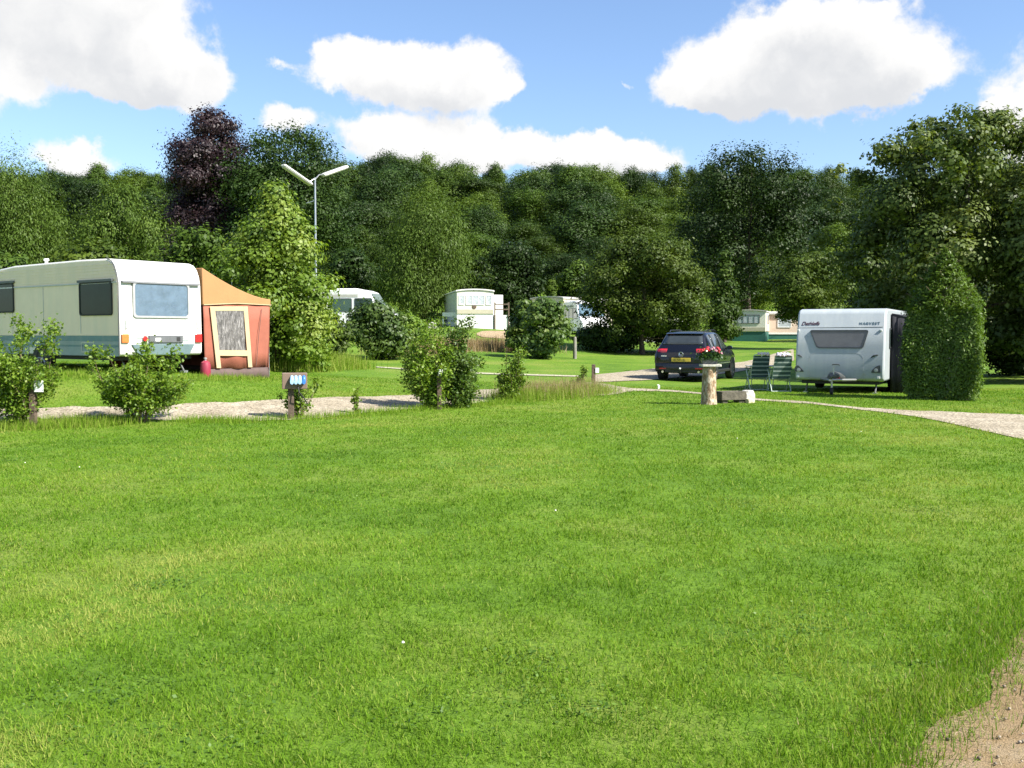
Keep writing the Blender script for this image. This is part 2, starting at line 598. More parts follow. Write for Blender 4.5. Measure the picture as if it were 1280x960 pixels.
def lawn_mat():
    m, t, out = nt('lawn_ground')
    tc = N(t, 'ShaderNodeTexCoord')
    mp = N(t, 'ShaderNodeMapping'); t.links.new(tc.outputs['Object'], mp.inputs[0])
    n1 = N(t, 'ShaderNodeTexNoise', i_Scale=.35, i_Detail=5.0, i_Roughness=.6); t.links.new(mp.outputs[0], n1.inputs['Vector'])
    n2 = N(t, 'ShaderNodeTexNoise', i_Scale=14.0, i_Detail=8.0, i_Roughness=.75); t.links.new(mp.outputs[0], n2.inputs['Vector'])
    n3 = N(t, 'ShaderNodeTexNoise', i_Scale=90.0, i_Detail=3.0, i_Roughness=.7); t.links.new(mp.outputs[0], n3.inputs['Vector'])
    c1 = ramp(t, n1.outputs[0], [(.32, (.066, .138, .010)), (.5, (.105, .192, .014)), (.66, (.160, .212, .035))])
    c2 = ramp(t, n2.outputs[0], [(.3, (.5, .55, .5)), (.5, (.95, .95, .9)), (.72, (1.35, 1.25, 1.2))])
    c3 = ramp(t, n3.outputs[0], [(.3, (.62, .65, .6)), (.7, (1.3, 1.28, 1.2))])
    m1 = N(t, 'ShaderNodeMix', data_type='RGBA', blend_type='MULTIPLY'); m1.inputs[0].default_value = 1
    t.links.new(c1, m1.inputs[6]); t.links.new(c2, m1.inputs[7])
    m2 = N(t, 'ShaderNodeMix', data_type='RGBA', blend_type='MULTIPLY'); m2.inputs[0].default_value = .8
    t.links.new(m1.outputs[2], m2.inputs[6]); t.links.new(c3, m2.inputs[7])
    p = N(t, 'ShaderNodeBsdfPrincipled', i_Roughness=.85)
    p.inputs['Specular IOR Level'].default_value = .2
    t.links.new(m2.outputs[2], p.inputs['Base Color'])
    b = N(t, 'ShaderNodeBump', i_Strength=.6, i_Distance=.05); t.links.new(n2.outputs[0], b.inputs['Height']); t.links.new(b.outputs[0], p.inputs['Normal'])
    t.links.new(p.outputs[0], out.inputs[0])
    return m


def gravel_mat(name, a, b_, c, scale=45.0, soft=.85, bump=.8):
    m, t, out = nt(name)
    tc = N(t, 'ShaderNodeTexCoord')
    v = N(t, 'ShaderNodeTexVoronoi', i_Scale=scale); t.links.new(tc.outputs['Object'], v.inputs['Vector'])
    n1 = N(t, 'ShaderNodeTexNoise', i_Scale=1.3, i_Detail=7.0, i_Roughness=.7); t.links.new(tc.outputs['Object'], n1.inputs['Vector'])
    n2 = N(t, 'ShaderNodeTexNoise', i_Scale=scale * 1.3, i_Detail=4.0, i_Roughness=.8); t.links.new(tc.outputs['Object'], n2.inputs['Vector'])
    sep = N(t, 'ShaderNodeSeparateColor'); t.links.new(v.outputs['Color'], sep.inputs[0])
    c1 = ramp(t, n1.outputs[0], [(.3, a), (.5, b_), (.68, c)])
    c2 = ramp(t, sep.outputs[0], [(0, (.55, .53, .5)), (.5, (1, 1, 1)), (1, (1.5, 1.5, 1.5))])
    mm = N(t, 'ShaderNodeMix', data_type='RGBA', blend_type='MULTIPLY'); mm.inputs[0].default_value = soft
    t.links.new(c1, mm.inputs[6]); t.links.new(c2, mm.inputs[7])
    c3 = ramp(t, n2.outputs[0], [(.3, (.6, .6, .6)), (.7, (1.25, 1.25, 1.25))])
    m3 = N(t, 'ShaderNodeMix', data_type='RGBA', blend_type='MULTIPLY'); m3.inputs[0].default_value = .8
    t.links.new(mm.outputs[2], m3.inputs[6]); t.links.new(c3, m3.inputs[7])
    p = N(t, 'ShaderNodeBsdfPrincipled', i_Roughness=.9)
    p.inputs['Specular IOR Level'].default_value = .2
    t.links.new(m3.outputs[2], p.inputs['Base Color'])
    b = N(t, 'ShaderNodeBump', i_Strength=bump, i_Distance=.015); t.links.new(v.outputs['Distance'], b.inputs['Height']); t.links.new(b.outputs[0], p.inputs['Normal'])
    t.links.new(p.outputs[0], out.inputs[0])
    return m


M_LAWN = lawn_mat()
ground = np_mesh('ground', np.stack([XX, YY, ZZ], -1).reshape(-1, 3), quads, M_LAWN, smooth=True)
tag(ground, kind='structure')

P1_FAR = [(-260, 512), (-80, 509), (43, 511), (130, 508.5), (238, 505), (346, 500.5), (400, 497.5), (460, 496), (512, 494.6), (587, 488.5), (625, 486), (690, 481), (745, 478), (781, 484.8),
          (840, 488.2), (877, 491), (939, 498.2), (1010, 502.6), (1082, 510.5), (1150, 514), (1180, 515), (1279, 519), (1500, 530)]
P1_NEAR = [(-260, 541), (-80, 536), (40, 531), (130, 527), (238, 525), (362, 526), (455, 517), (520, 511), (587, 505), (625, 501), (690, 497), (767, 494), (790, 488.5),
           (840, 490.2), (877, 493), (939, 500.4), (1010, 505), (1082, 513), (1150, 522), (1180, 528), (1279, 550), (1500, 628)]
P2_FAR = [(740, 469.5), (817, 461), (860, 459), (900, 456), (935, 452), (965, 443), (1000, 434.5)]
P2_NEAR = [(740, 479), (775, 477), (817, 475), (860, 472), (900, 468), (935, 463), (965, 457), (1000, 449)]
P3_FAR = [(470, 458.6), (515, 461.5), (592, 466), (640, 467.5), (742, 470.5)]
P3_NEAR = [(470, 459.6), (515, 463.0), (592, 467.6), (640, 469.2), (742, 472)]
P4 = [(1120, 990), (1140, 960), (1165, 925), (1210, 872), (1250, 832), (1280, 800), (1340, 752), (1430, 695), (1560, 640), (1700, 600)]


def strip(name, far, near, mat, step=12, cross=6, dz=.012, wob=.08, kind='structure'):
    f = np.array(far, float); n = np.array(near, float)
    pxs = np.arange(f[0, 0], f[-1, 0] + .1, step)
    rows = []
    ph = rng.uniform(0, 6, 4)
    for i, px in enumerate(pxs):
        a = G(px, np.interp(px, f[:, 0], f[:, 1])); b = G(px, np.interp(px, n[:, 0], n[:, 1]))
        w = min(wob, .25 * np.linalg.norm((b - a)[:2]))
        a = a + np.array([0, w * (math.sin(i * .9 + ph[0]) + .6 * math.sin(i * 2.1 + ph[1])), 0]); b = b + np.array([0, w * (math.sin(i * .8 + ph[2]) + .6 * math.sin(i * 1.9 + ph[3])), 0])
        for k in range(cross + 1):
            p = a + (b - a) * k / cross
            rows.append((p[0], p[1], float(bilin(p[0], p[1])) + dz))
    V = np.array(rows); c = cross + 1
    ii = np.arange(len(V)).reshape(-1, c)
    Q = np.stack([ii[:-1, :-1], ii[:-1, 1:], ii[1:, 1:], ii[1:, :-1]], -1).reshape(-1, 4)[:, ::-1]
    return tag(np_mesh(name, V, Q, mat, smooth=True), kind=kind)


M_GRAVEL = gravel_mat('pale_gravel', (.235, .195, .135), (.305, .262, .19), (.37, .325, .25), 26)
M_DIRT = gravel_mat('earth_and_gravel', (.15, .098, .048), (.21, .148, .078), (.26, .205, .13), 150, soft=.35, bump=.3)
M_SAND = gravel_mat('sand', (.28, .20, .12), (.33, .25, .15), (.37, .29, .19), 20)
M_PALE = gravel_mat('worn_edge', (.30, .29, .20), (.36, .34, .24), (.42, .40, .30), 20)
strip('gravel_path', P1_FAR, P1_NEAR, M_GRAVEL)
strip('road', P2_FAR, P2_NEAR, M_GRAVEL, dz=.02)
strip('footpath', P3_FAR, P3_NEAR, M_PALE, cross=3, dz=.02, wob=.02)
strip('sand_patch', [(596, 417), (603, 414), (637, 414)], [(596, 419), (603, 422), (637, 424)], M_SAND, step=6, dz=.03)

p4 = np.array([G(px, py)[:2] for px, py in P4[1:]])
p4 = np.concatenate([[[p4[0, 0] - .9, p4[0, 1] - 1.3]], [[p4[0, 0] - .3, p4[0, 1] - .4]], p4])
tt = np.linspace(0, 1, 70)
cum = np.concatenate([[0], np.cumsum(np.linalg.norm(np.diff(p4, axis=0), axis=1))]); cum /= cum[-1]
ex_, ey_ = np.interp(tt, cum, p4[:, 0]), np.interp(tt, cum, p4[:, 1])
EDGE4 = np.stack([ex_, ey_], -1)
rows = []
for i in range(70):
    dd = EDGE4[min(i + 1, 69)] - EDGE4[max(i - 1, 0)]; dd /= np.linalg.norm(dd)
    nn = np.array([dd[1], -dd[0]])
    j = .05 * math.sin(i * .55) + .03 * math.sin(i * 1.37 + 1) + rng.normal(0, .012)
    for k in range(9):
        q = EDGE4[i] + nn * (j + 3.0 * k / 8 if k else j)
        rows.append((q[0], q[1], float(bilin(q[0], q[1])) + .005))
V = np.array(rows); ii = np.arange(len(V)).reshape(-1, 9)
Q = np.stack([ii[:-1, :-1], ii[:-1, 1:], ii[1:, 1:], ii[1:, :-1]], -1).reshape(-1, 4)[:, ::-1]
tag(np_mesh('path', V, Q, M_DIRT, smooth=True), kind='structure')


def path_depth(X, Y):
    """>0 inside a gravelled strip (in metres, rough), negative on the grass"""
    px, py = project(X, Y, bilin(X, Y))
    r = np.full(X.shape, -9.0)
    for f, n in ((P1_FAR, P1_NEAR), (P2_FAR, P2_NEAR), (P3_FAR, P3_NEAR)):
        f = np.array(f); n = np.array(n)
        lo = np.interp(px, f[:, 0], f[:, 1], left=0, right=0); hi = np.interp(px, n[:, 0], n[:, 1], left=-1, right=-1)
        k = np.minimum(py - lo, hi - py) * Y * Y / (F * 1.6)
        r = np.maximum(r, np.where(hi > lo, k, -9))
    ex = np.interp(Y, EDGE4[:, 1], EDGE4[:, 0], left=99, right=99)
    ex = np.where(Y < EDGE4[0, 1], EDGE4[0, 0] + (Y - EDGE4[0, 1]) * .7, ex)
    k = (X - ex) * .75
    return np.maximum(r, np.where(k < 2.2, k, -9))


# ------------------------------------------------------------------ grass
def smooth_noise(x, y, scale, seed):
    r_ = np.random.default_rng(seed)
    g = r_.random((256, 256))
    u, v = x * scale + 1000, y * scale + 1000
    i, j = np.floor(u).astype(int), np.floor(v).astype(int)
    fu, fv = u - i, v - j
    fu = fu * fu * (3 - 2 * fu); fv = fv * fv * (3 - 2 * fv)
    w = lambda a, b: g[a % 256, b % 256]
    return (w(i, j) * (1 - fu) + w(i + 1, j) * fu) * (1 - fv) + (w(i, j + 1) * (1 - fu) + w(i + 1, j + 1) * fu) * fv


def blades(name, X, Y, h, w, mat, tint, lean=.5, parent=None, zoff=0.0):
    n = len(X)
    Z = bilin(X, Y) + zoff
    th = rng.uniform(0, 2 * np.pi, n); ln = (np.abs(rng.normal(0, lean, n)) if lean is not None else np.sin(rng.uniform(.25, 1.35, n))) * h; lt = rng.uniform(0, 2 * np.pi, n)
    bx, by = np.cos(th) * w * .5, np.sin(th) * w * .5
    tx, ty = X + np.cos(lt) * ln, Y + np.sin(lt) * ln
    hz = np.sqrt(np.maximum(h * h - ln * ln, (h * .2) ** 2))
    V = np.empty((n, 4, 3), np.float32)
    V[:, 0] = np.stack([X - bx, Y - by, Z - .004], -1); V[:, 1] = np.stack([X + bx, Y + by, Z - .004], -1)
    V[:, 2] = np.stack([tx + bx * .25, ty + by * .25, Z + hz], -1); V[:, 3] = np.stack([tx - bx * .25, ty - by * .25, Z + hz], -1)
    Q = np.arange(n * 4).reshape(n, 4)
    return np_mesh(name, V.reshape(-1, 3), Q, mat, parent, tint)


M_GRASS = leaf_mat('grass_blades', (.058, .130, .009), (.132, .242, .014), (.30, .32, .080), trans=.35, rough=.7, objvar=0, tcol=(1.25, 1.3, .4), spec=.1)
M_HAY = leaf_mat('dry_grass', (.20, .16, .07), (.30, .24, .11), (.40, .34, .19), trans=.3, objvar=0, tcol=(1.2, 1.1, .7))
M_REDGRASS = leaf_mat('reddish_grass', (.15, .13, .05), (.27, .19, .09), (.33, .25, .14), trans=.3, objvar=0, tcol=(1.2, 1.1, .7))


def lawn_blades():
    n = 1000000
    # density falls with distance, blades grow a little wider so that cover stays even
    u = rng.random(n)
    a, b, e = 2.6, 30.0, .55
    Y = (a ** e + u * (b ** e - a ** e)) ** (1 / e)
    X = rng.uniform(-.68, .68, n) * (Y + 1.2)
    pd = path_depth(X, Y) + rng.normal(0, .09, n)
    k = pd < 0
    X, Y, pd = X[k], Y[k], pd[k]
    n = len(X)
    big = smooth_noise(X, Y, .45, 3) * .6 + smooth_noise(X, Y, 1.3, 4) * .4
    tuft = smooth_noise(X, Y, 5.5, 5)
    dry = smooth_noise(X, Y, .33, 8) * .65 + smooth_noise(X, Y, 2.1, 9) * .35
    keep = rng.random(n) < .45 + .8 * tuft
    X, Y, big, tuft, dry, pd = (q[keep] for q in (X, Y, big, tuft, dry, pd))
    n = len(X)
    edge = np.exp(-np.maximum(-pd, 0) / .25)
    h = (.017 + .018 * tuft + .007 * big) * rng.uniform(.6, 1.4, n) * (1 + .7 * edge)
    w = .0032 * (1 + Y / 7.5) * rng.uniform(.7, 1.3, n)
    t = .42 + .75 * (big - .5) + .07 * np.sin((X * .5 - Y) * 3.6) + rng.normal(0, .17, n) + 1.8 * np.clip(dry - .54, 0, 1)
    t = np.where(rng.random(n) < .035 + .25 * np.clip(dry - .55, 0, 1), rng.uniform(.85, 1, n), t)
    o = blades('lawn_grass', X, Y, h, w, M_GRASS, np.clip(t, 0, 1), None)
    tag(o, 'short mown bright green grass of the broad foreground lawn', 'grass', kind='stuff')


lawn_blades()


def rough_grass(name, label, pts, n, h0, h1, mat, t0=.3, t1=.8, spread=.35, w=.008, lean=.35):
    pts = np.asarray(pts, float)
    k = rng.integers(0, len(pts), n)
    X = pts[k, 0] + rng.normal(0, spread, n); Y = pts[k, 1] + rng.normal(0, spread, n)
    h = rng.uniform(h0, h1, n) * rng.uniform(.5, 1.0, n)
    o = blades(name, X, Y, h, np.full(n, w) * rng.uniform(.7, 1.4, n), mat, rng.uniform(t0, t1, n), lean)
    return tag(o, label, 'grass', kind='stuff')


def line(px, n=30):
    """points of the terrain along a pixel polyline"""
    px = np.array(px, float)
    s = np.linspace(0, len(px) - 1, n)
    return np.array([G(np.interp(q, range(len(px)), px[:, 0]), np.interp(q, range(len(px)), px[:, 1])) for q in s])


# verge along the near edge of the path, in patches; none where bare soil shows
rough_grass('verge_grass', 'longer ragged grass along the near edge of the gravel path', line([(-60, 537), (60, 534), (150, 529)], 30), 9000, .08, .26, M_GRASS, .35, .9, .22)
rough_grass('verge_grass', 'ragged grass tufts around the feet of the roadside bushes', line([(230, 527), (300, 528), (420, 522), (500, 514), (600, 507), (640, 502)], 40), 7000, .05, .18, M_GRASS, .3, .8, .2)
rough_grass('seeding_grass', 'tall pale seeding grass growing between two little bushes by the path', line([(650, 497), (690, 496), (735, 491)], 20), 6000, .2, .6, M_HAY, .2, .8, .35, .006, .3)
rough_grass('seeding_grass', 'tall green grass mixed into the pale seeding grass', line([(640, 500), (690, 497), (745, 490)], 20), 9000, .12, .45, M_GRASS, .4, .9, .4, .008, .35)
rough_grass('red_grass', 'reddish dry grass bank below the white static caravan', line([(500, 444), (560, 436), (610, 437), (660, 438)], 26), 9000, .3, .9, M_REDGRASS, .1, 1, .9, .02, .25)
rough_grass('long_grass', 'long green grass under the hedge beside the tent', line([(345, 464), (380, 463), (420, 461), (437, 460)], 20), 9000, .25, .65, M_GRASS, .4, 1, .4, .014, .25)
rough_grass('long_grass', 'rough grass growing along the foot of the old caravan', line([(70, 468), (150, 473), (235, 474), (330, 473)], 24), 5000, .06, .18, M_GRASS, .3, .9, .25, .009, .3)


# daisies and clover heads scattered on the lawn
def clover():
    n = 6
    Y = rng.uniform(4, 16, n); X = rng.uniform(-.5, .42, n) * Y
    mb = MB()
    for x, y in zip(X, Y):
        z = float(bilin(x, y)) + .045
        mb.lathe([(.001, -.006), (.007, -.003), (.008, .001), (.005, .006), (.001, .007)], (x, y, z), 'z', 6)
    o = mb.build('clover_flowers', plain('clover_white', (.75, .73, .66), .8))
    tag(o, 'tiny white clover heads scattered in the lawn', 'flowers', kind='stuff')


clover()

# worn, dry fringe where the lawn meets the earth path
rough_grass('dry_fringe', 'dry trodden straw coloured grass along the edge of the earth path', np.stack([EDGE4[:34, 0] + .06, EDGE4[:34, 1]], -1), 9000, .02, .06, M_HAY, .1, .8, .20, .004, 1.3)
rough_grass('fringe_grass', 'ragged green tufts along the edge of the earth path', np.stack([EDGE4[:34, 0] - .10, EDGE4[:34, 1]], -1), 9000, .03, .09, M_GRASS, .0, .7, .14, .005, .8)


def weeds():
    """clover and plantain patches in the lawn"""
    n = 70
    Y = 3.4 + rng.random(n) ** 1.3 * 12; X = rng.uniform(-.56, .44, n) * Y
    k = path_depth(X, Y) < -.15
    X, Y = X[k], Y[k]
    P = []
    for x, y in zip(X, Y):
        m = int(rng.integers(20, 150)); sp_ = rng.uniform(.06, .22)
        q = np.stack([x + rng.normal(0, sp_, m), y + rng.normal(0, sp_, m)], -1)
        P.append(np.column_stack([q, bilin(q[:, 0], q[:, 1]) + rng.uniform(.008, .026, m)]))
    P = np.concatenate(P)
    n = len(P)
    Nn = rng.normal(0, .35, (n, 3)) + (0, 0, 1)
    Nn /= np.linalg.norm(Nn, axis=1, keepdims=True)
    r_ = rng.normal(0, 1, (n, 3)); a = np.cross(Nn, r_); a /= np.linalg.norm(a, axis=1, keepdims=True); b = np.cross(Nn, a)
    L = rng.uniform(.006, .014, n)[:, None]
    V = np.stack([P - a * L, P + b * L * .7, P + a * L, P - b * L * .7], 1).reshape(-1, 3)
    o = np_mesh('clover_patches', V, np.arange(n * 4).reshape(n, 4), leaf_mat('clover_leaves', (.055, .120, .011), (.085, .165, .016), (.13, .215, .03), .3, objvar=0), None, rng.random(n))
    tag(o, 'low patches of dark clover leaves scattered through the lawn', 'clover', kind='stuff')


weeds()


def pebbles():
    n = 1500
    t_ = rng.random(n) ** 1.5; i = (t_ * 40).astype(int)
    off = rng.uniform(.15, 2.0, n)
    dd = EDGE4[np.minimum(i + 1, 69)] - EDGE4[i]; dd /= np.linalg.norm(dd, axis=1, keepdims=True)
    q = EDGE4[i] + np.stack([dd[:, 1], -dd[:, 0]], -1) * off[:, None] + rng.normal(0, .06, (n, 2))
    r = rng.uniform(.003, .008, n)
    z = bilin(q[:, 0], q[:, 1]) + .012 + r * .25
    base = np.array([(-1, -1, -.6), (1, -1, -.6), (1, 1, -.6), (-1, 1, -.6), (-.7, -.7, .6), (.7, -.6, .6), (.6, .7, .6), (-.7, .6, .6)])
    F_ = np.array([(0, 3, 2, 1), (4, 5, 6, 7), (0, 1, 5, 4), (1, 2, 6, 5), (2, 3, 7, 6), (3, 0, 4, 7)])
    V = base[None] * (r[:, None, None] * rng.uniform(.65, 1.2, (n, 8, 3)))
    th = rng.uniform(0, 6.28, n); c, s_ = np.cos(th)[:, None], np.sin(th)[:, None]
    x, y = V[..., 0] * c - V[..., 1] * s_, V[..., 0] * s_ + V[..., 1] * c
    V = np.stack([x + q[:, :1], y + q[:, 1:], V[..., 2] + z[:, None]], -1).reshape(-1, 3)
    Q = (F_[None] + (np.arange(n) * 8)[:, None, None]).reshape(-1, 4)
    o = np_mesh('pebbles', V, Q, leaf_mat('pebble_stone', (.12, .095, .065), (.22, .18, .13), (.33, .29, .23), 0.0, objvar=0, rough=.8), None, np.repeat(rng.random(n), 6))
    tag(o, 'small loose stones scattered on the earth path', 'pebbles', kind='stuff')


pebbles()
# ------------------------------------------------------------------ foliage
def leaf_cloud(name, P, Nn, size, mat, tint, parent=None, aspect=.6, axis=None, fold=.12):
    n = len(P)
    rnd = rng.normal(0, 1, (n, 3))
    if axis is not None: rnd = rnd * .55 + axis
    Nn = Nn / (np.linalg.norm(Nn, axis=1, keepdims=True) + 1e-9)
    a = rnd - (rnd * Nn).sum(1, keepdims=True) * Nn
    a /= np.linalg.norm(a, axis=1, keepdims=True) + 1e-9
    b = np.cross(Nn, a)
    L = (np.asarray(size) * rng.uniform(.65, 1.35, n))[:, None]
    V = np.empty((n, 4, 3), np.float32)
    V[:, 0] = P - a * L * .5
    V[:, 1] = P + b * L * aspect * .5 + Nn * L * fold
    V[:, 2] = P + a * L * .5
    V[:, 3] = P - b * L * aspect * .5 + Nn * L * fold
    return np_mesh(name, V.reshape(-1, 3), np.arange(n * 4).reshape(n, 4), mat, parent, tint)


def profile_r(shape, t):
    t = np.clip(t, 0, 1)
    if shape == 'round': return np.maximum(1 - np.abs(2 * t - 1) ** 2.6, 0) ** .5 * .9 + .1
    if shape == 'oval': return np.sin(np.pi * np.clip(t * .92 + .08, 0, 1)) ** .75
    if shape == 'dome': return np.where(t < .4, .85 + .375 * t, np.sqrt(np.maximum(1 - np.maximum((t - .4) / .66, 0) ** 3.2, 0)))
    if shape == 'cone': return (1 - t) ** .8 * .95 + .05
    if shape == 'egg': return np.where(t < .3, .55 + 1.5 * t, np.cos(np.clip((t - .3) / .72, 0, 1) * np.pi * .5) ** .62)
    if shape == 'broad': return np.where(t < .38, .86 + .37 * t, np.sqrt(np.maximum(1 - np.maximum((t - .38) / .66, 0) ** 2.2, 0)))
    if shape == 'flame': return np.where(t < .25, .86 + .56 * t, np.cos(np.clip((t - .25) / .78, 0, 1) * np.pi * .5) ** .8)
    if shape == 'column': return np.where(t < .1, .8 + 2 * t, np.where(t > .75, np.sqrt(np.maximum(1 - ((t - .75) / .26) ** 2, .02)), 1.0))
    return np.ones_like(t)


def crown(h, w, base, shape, nclump, nleaf, leaf, mat, parent, clump=.26, flat=.75, weep=0.0, name='crown', aspect=.6, seed=None, gap=.0, d=None, tvar=.16, inner=.45, sprig=0.0):
    """foliage of a tree: leaf faces spread through clumps inside a crown profile; h above the root, base = fraction without leaves"""
    g = np.random.default_rng(seed if seed is not None else rng.integers(1e9))
    d = d or w
    t = g.random(nclump) ** .9
    ang = g.uniform(0, 2 * np.pi, nclump) + np.arange(nclump) * 2.4
    rr = np.sqrt(g.uniform(inner ** 2, 1, nclump)) * profile_r(shape, t)
    cr = clump * w * g.uniform(.6, 1.25, nclump) * (.55 + .45 * profile_r(shape, t))
    if sprig:
        k_ = g.random(nclump) < sprig
        cr = np.where(k_, cr * .5, cr); rr = np.where(k_, rr * 1.14, rr)
    cx = np.cos(ang) * np.maximum(rr * w / 2 - cr * .75, 0); cy_ = np.sin(ang) * np.maximum(rr * d / 2 - cr * .75, 0)
    z0 = base * h
    cz = z0 + cr * flat * .7 + t * (h - z0 - cr * flat * 1.55)
    wgt = cr ** 2; wgt /= wgt.sum()
    k = g.choice(nclump, nleaf, p=wgt)
    dr = g.normal(0, 1, (nleaf, 3)); dr /= np.linalg.norm(dr, axis=1, keepdims=True)
    # ragged surface: radius wobbles with direction inside each clump
    wob = 1 + .28 * np.sin(dr[:, 0] * 5 + k * 1.7) * np.sin(dr[:, 1] * 5 + k * 2.3) + .22 * np.sin(dr[:, 2] * 9 + k)
    rad = (g.random(nleaf) ** .45) * wob
    rad = np.where(g.random(nleaf) < .03, rad * g.uniform(1.0, 1.22, nleaf), rad)
    st = 1.0 + weep
    P = np.stack([cx[k] + dr[:, 0] * rad * cr[k], cy_[k] + dr[:, 1] * rad * cr[k], cz[k] + dr[:, 2] * rad * cr[k] * flat * st], -1)
    if weep: P[:, 2] -= weep * .25 * cr[k]
    P[:, 2] = np.maximum(P[:, 2], .02 * h)
    Nn = dr * 1.0 + g.normal(0, .27, (nleaf, 3)) + np.array([0, 0, .30])
    tint = np.clip(.5 + g.normal(0, tvar * 1.2, nclump)[k] + g.normal(0, .09, nleaf), 0, 1)
    ax = np.array([0, 0, -1.6]) if weep else None
    o = leaf_cloud(name, P, Nn, leaf, mat, tint, parent, aspect, ax, .05)
    return o, np.stack([cx, cy_, cz], -1)


def trunk(h, r, centres, parent, mat, nl=8, bend=.05, name='trunk', top=.85):
    mb = MB()
    k = 9
    zz = np.linspace(0, h * top, k)
    off = np.cumsum(rng.normal(0, bend * h / k, (k, 2)), 0); off[0] = 0
    path = [(off[i, 0], off[i, 1], zz[i] - (.15 if i == 0 else 0)) for i in range(k)]
    mb.tube(path, [r * (1.35 if i == 0 else 1) * (1 - .88 * i / (k - 1)) for i in range(k)], 8)
    if len(centres):
        for c in centres[rng.choice(len(centres), min(nl, len(centres)), replace=False)]:
            zs = max(.12 * h, min(c[2] * .62, h * top * .85))
            i = zs / (h * top) * (k - 1); i0 = int(min(i, k - 2)); f = i - i0
            s = np.array(path[i0]) * (1 - f) + np.array(path[i0 + 1]) * f
            m_ = (s + c) / 2 + np.array([0, 0, -.06 * h]) * .5 + rng.normal(0, .02 * h, 3)
            rb = r * (1 - .88 * i / (k - 1)) * .5
            mb.tube([s, m_, c], [rb, rb * .6, rb * .2], 6)
    return mb.build(name, mat, parent, smooth=60)


M_BARK = plain('bark', (.075, .055, .04), .9, var=.4, scale=9, bump=.6, bscale=14)
M_TWIG = plain('twig_bark', (.13, .095, .06), .9, var=.3, scale=20)
M_F = {  # forest greens
    'dark': leaf_mat('leaves_dark_green', (.010, .024, .005), (.021, .043, .007), (.038, .068, .011), .16, spec=.15),
    'mid': leaf_mat('leaves_mid_green', (.020, .042, .005), (.043, .078, .009), (.078, .122, .015), .2, spec=.15, objvar=.35),
    'light': leaf_mat('leaves_yellow_green', (.034, .062, .007), (.068, .110, .012), (.108, .156, .020), .24, spec=.15, objvar=.3),
}
M_COPPER = leaf_mat('leaves_copper', (.011, .007, .009), (.025, .014, .016), (.045, .024, .025), .2, objvar=0, tcol=(1.5, .7, .6))
M_WILLOW = leaf_mat('leaves_willow', (.036, .066, .010), (.068, .114, .016), (.11, .158, .030), .24, spec=.15, objvar=.1)
M_OLIVE = leaf_mat('leaves_hawthorn', (.024, .044, .005), (.048, .077, .009), (.085, .118, .018), .2, spec=.15, objvar=.1)
M_MAPLE = leaf_mat('leaves_maple', (.065, .12, .010), (.125, .20, .018), (.23, .29, .055), .38, objvar=0)
M_BIG = leaf_mat('leaves_poplar', (.030, .050, .008), (.065, .100, .015), (.14, .175, .045), .25, objvar=0, rough=.5, spec=.25)
M_CONIFER = leaf_mat('needles_conifer', (.034, .066, .007), (.076, .138, .012), (.14, .205, .020), .22, objvar=0)
M_HEDGE = leaf_mat('leaves_hedge', (.024, .050, .009), (.050, .092, .014), (.10, .15, .024), .25, objvar=.1)
M_HAZEL = leaf_mat('leaves_hazel', (.035, .075, .012), (.070, .125, .020), (.14, .19, .035), .32, objvar=.1)
M_YOUNG = leaf_mat('leaves_young_hornbeam', (.060, .120, .010), (.118, .200, .018), (.22, .285, .042), .38, objvar=.1)


def tree(name, label, px, d, top, wpx, base, shape, nclump, nleaf, leaf, mat, cat='tree', group=None, foot=None, rtr=None, **kw):
    """placed by where it stands; top/width come from the picture"""
    X = (px - 640) / F * d
    z = H(X, d)
    ztop = at(px, top, d)[2]
    h = ztop - z
    w = wpx / F * d
    root = thing(name, label, cat, (X, d, z), 0, group)
    o, c = crown(h, w, base, shape, nclump, nleaf, leaf, mat, root, name='crown' if cat == 'tree' else 'foliage', **kw)
    trunk(h, rtr or max(.05, h * .022), c, root, M_BARK, 9, name='trunk' if cat == 'tree' else 'stem')
    return root


# --- the wooded hillside: prototypes, then copies
def proto(kind, shape, w, base, seed, clump, nclump=60, nleaf=34000, leaf=.28):
    root = thing('hillside_tree', 'x', 'tree')
    o, c = crown(15.0, w, base, shape, nclump, nleaf, leaf, M_F[kind], root, clump=clump, seed=seed)
    trunk(15.0, .28, c, root, M_BARK, 7)
    return root


PROT = {'dark': [proto('dark', 'dome', 13, .06, 1, .20), proto('dark', 'round', 12, .04, 2, .24), proto('dark', 'dome', 12, .04, 3, .18)],
        'mid': [proto('mid', 'dome', 13, .05, 4, .19), proto('mid', 'round', 12.5, .04, 5, .23), proto('mid', 'egg', 11.5, .04, 6, .22)],
        'light': [proto('light', 'dome', 12, .05, 7, .20), proto('light', 'round', 11, .03, 8, .24)]}
_used = set()
SKYL = np.array([(-300, 215), (0, 206), (60, 209), (130, 205), (200, 212), (300, 200), (440, 200), (480, 186), (520, 189), (560, 198), (610, 206), (640, 211), (680, 205), (720, 194), (760, 206), (800, 209),
                 (840, 199), (870, 199), (1020, 212), (1060, 213), (1100, 216), (1500, 215)], float)
ADJ = {'dark': 'dark green', 'mid': 'mid green', 'light': 'yellowish green'}
ROWS = [(245, 3, 8.0, 'standing behind the crest of the wooded hill'), (222, 0, 8.0, 'standing on the skyline of the wooded hill'), (196, 13, 9.0, 'standing just below the skyline of the wooded hill'),
        (173, 30, 8.6, 'standing high on the wooded hillside'), (153, 52, 8.2, 'standing halfway up the wooded hillside'),
        (136, 80, 7.8, 'standing low on the wooded hillside'), (121, 108, 7.4, 'standing at the foot of the wooded hill')]
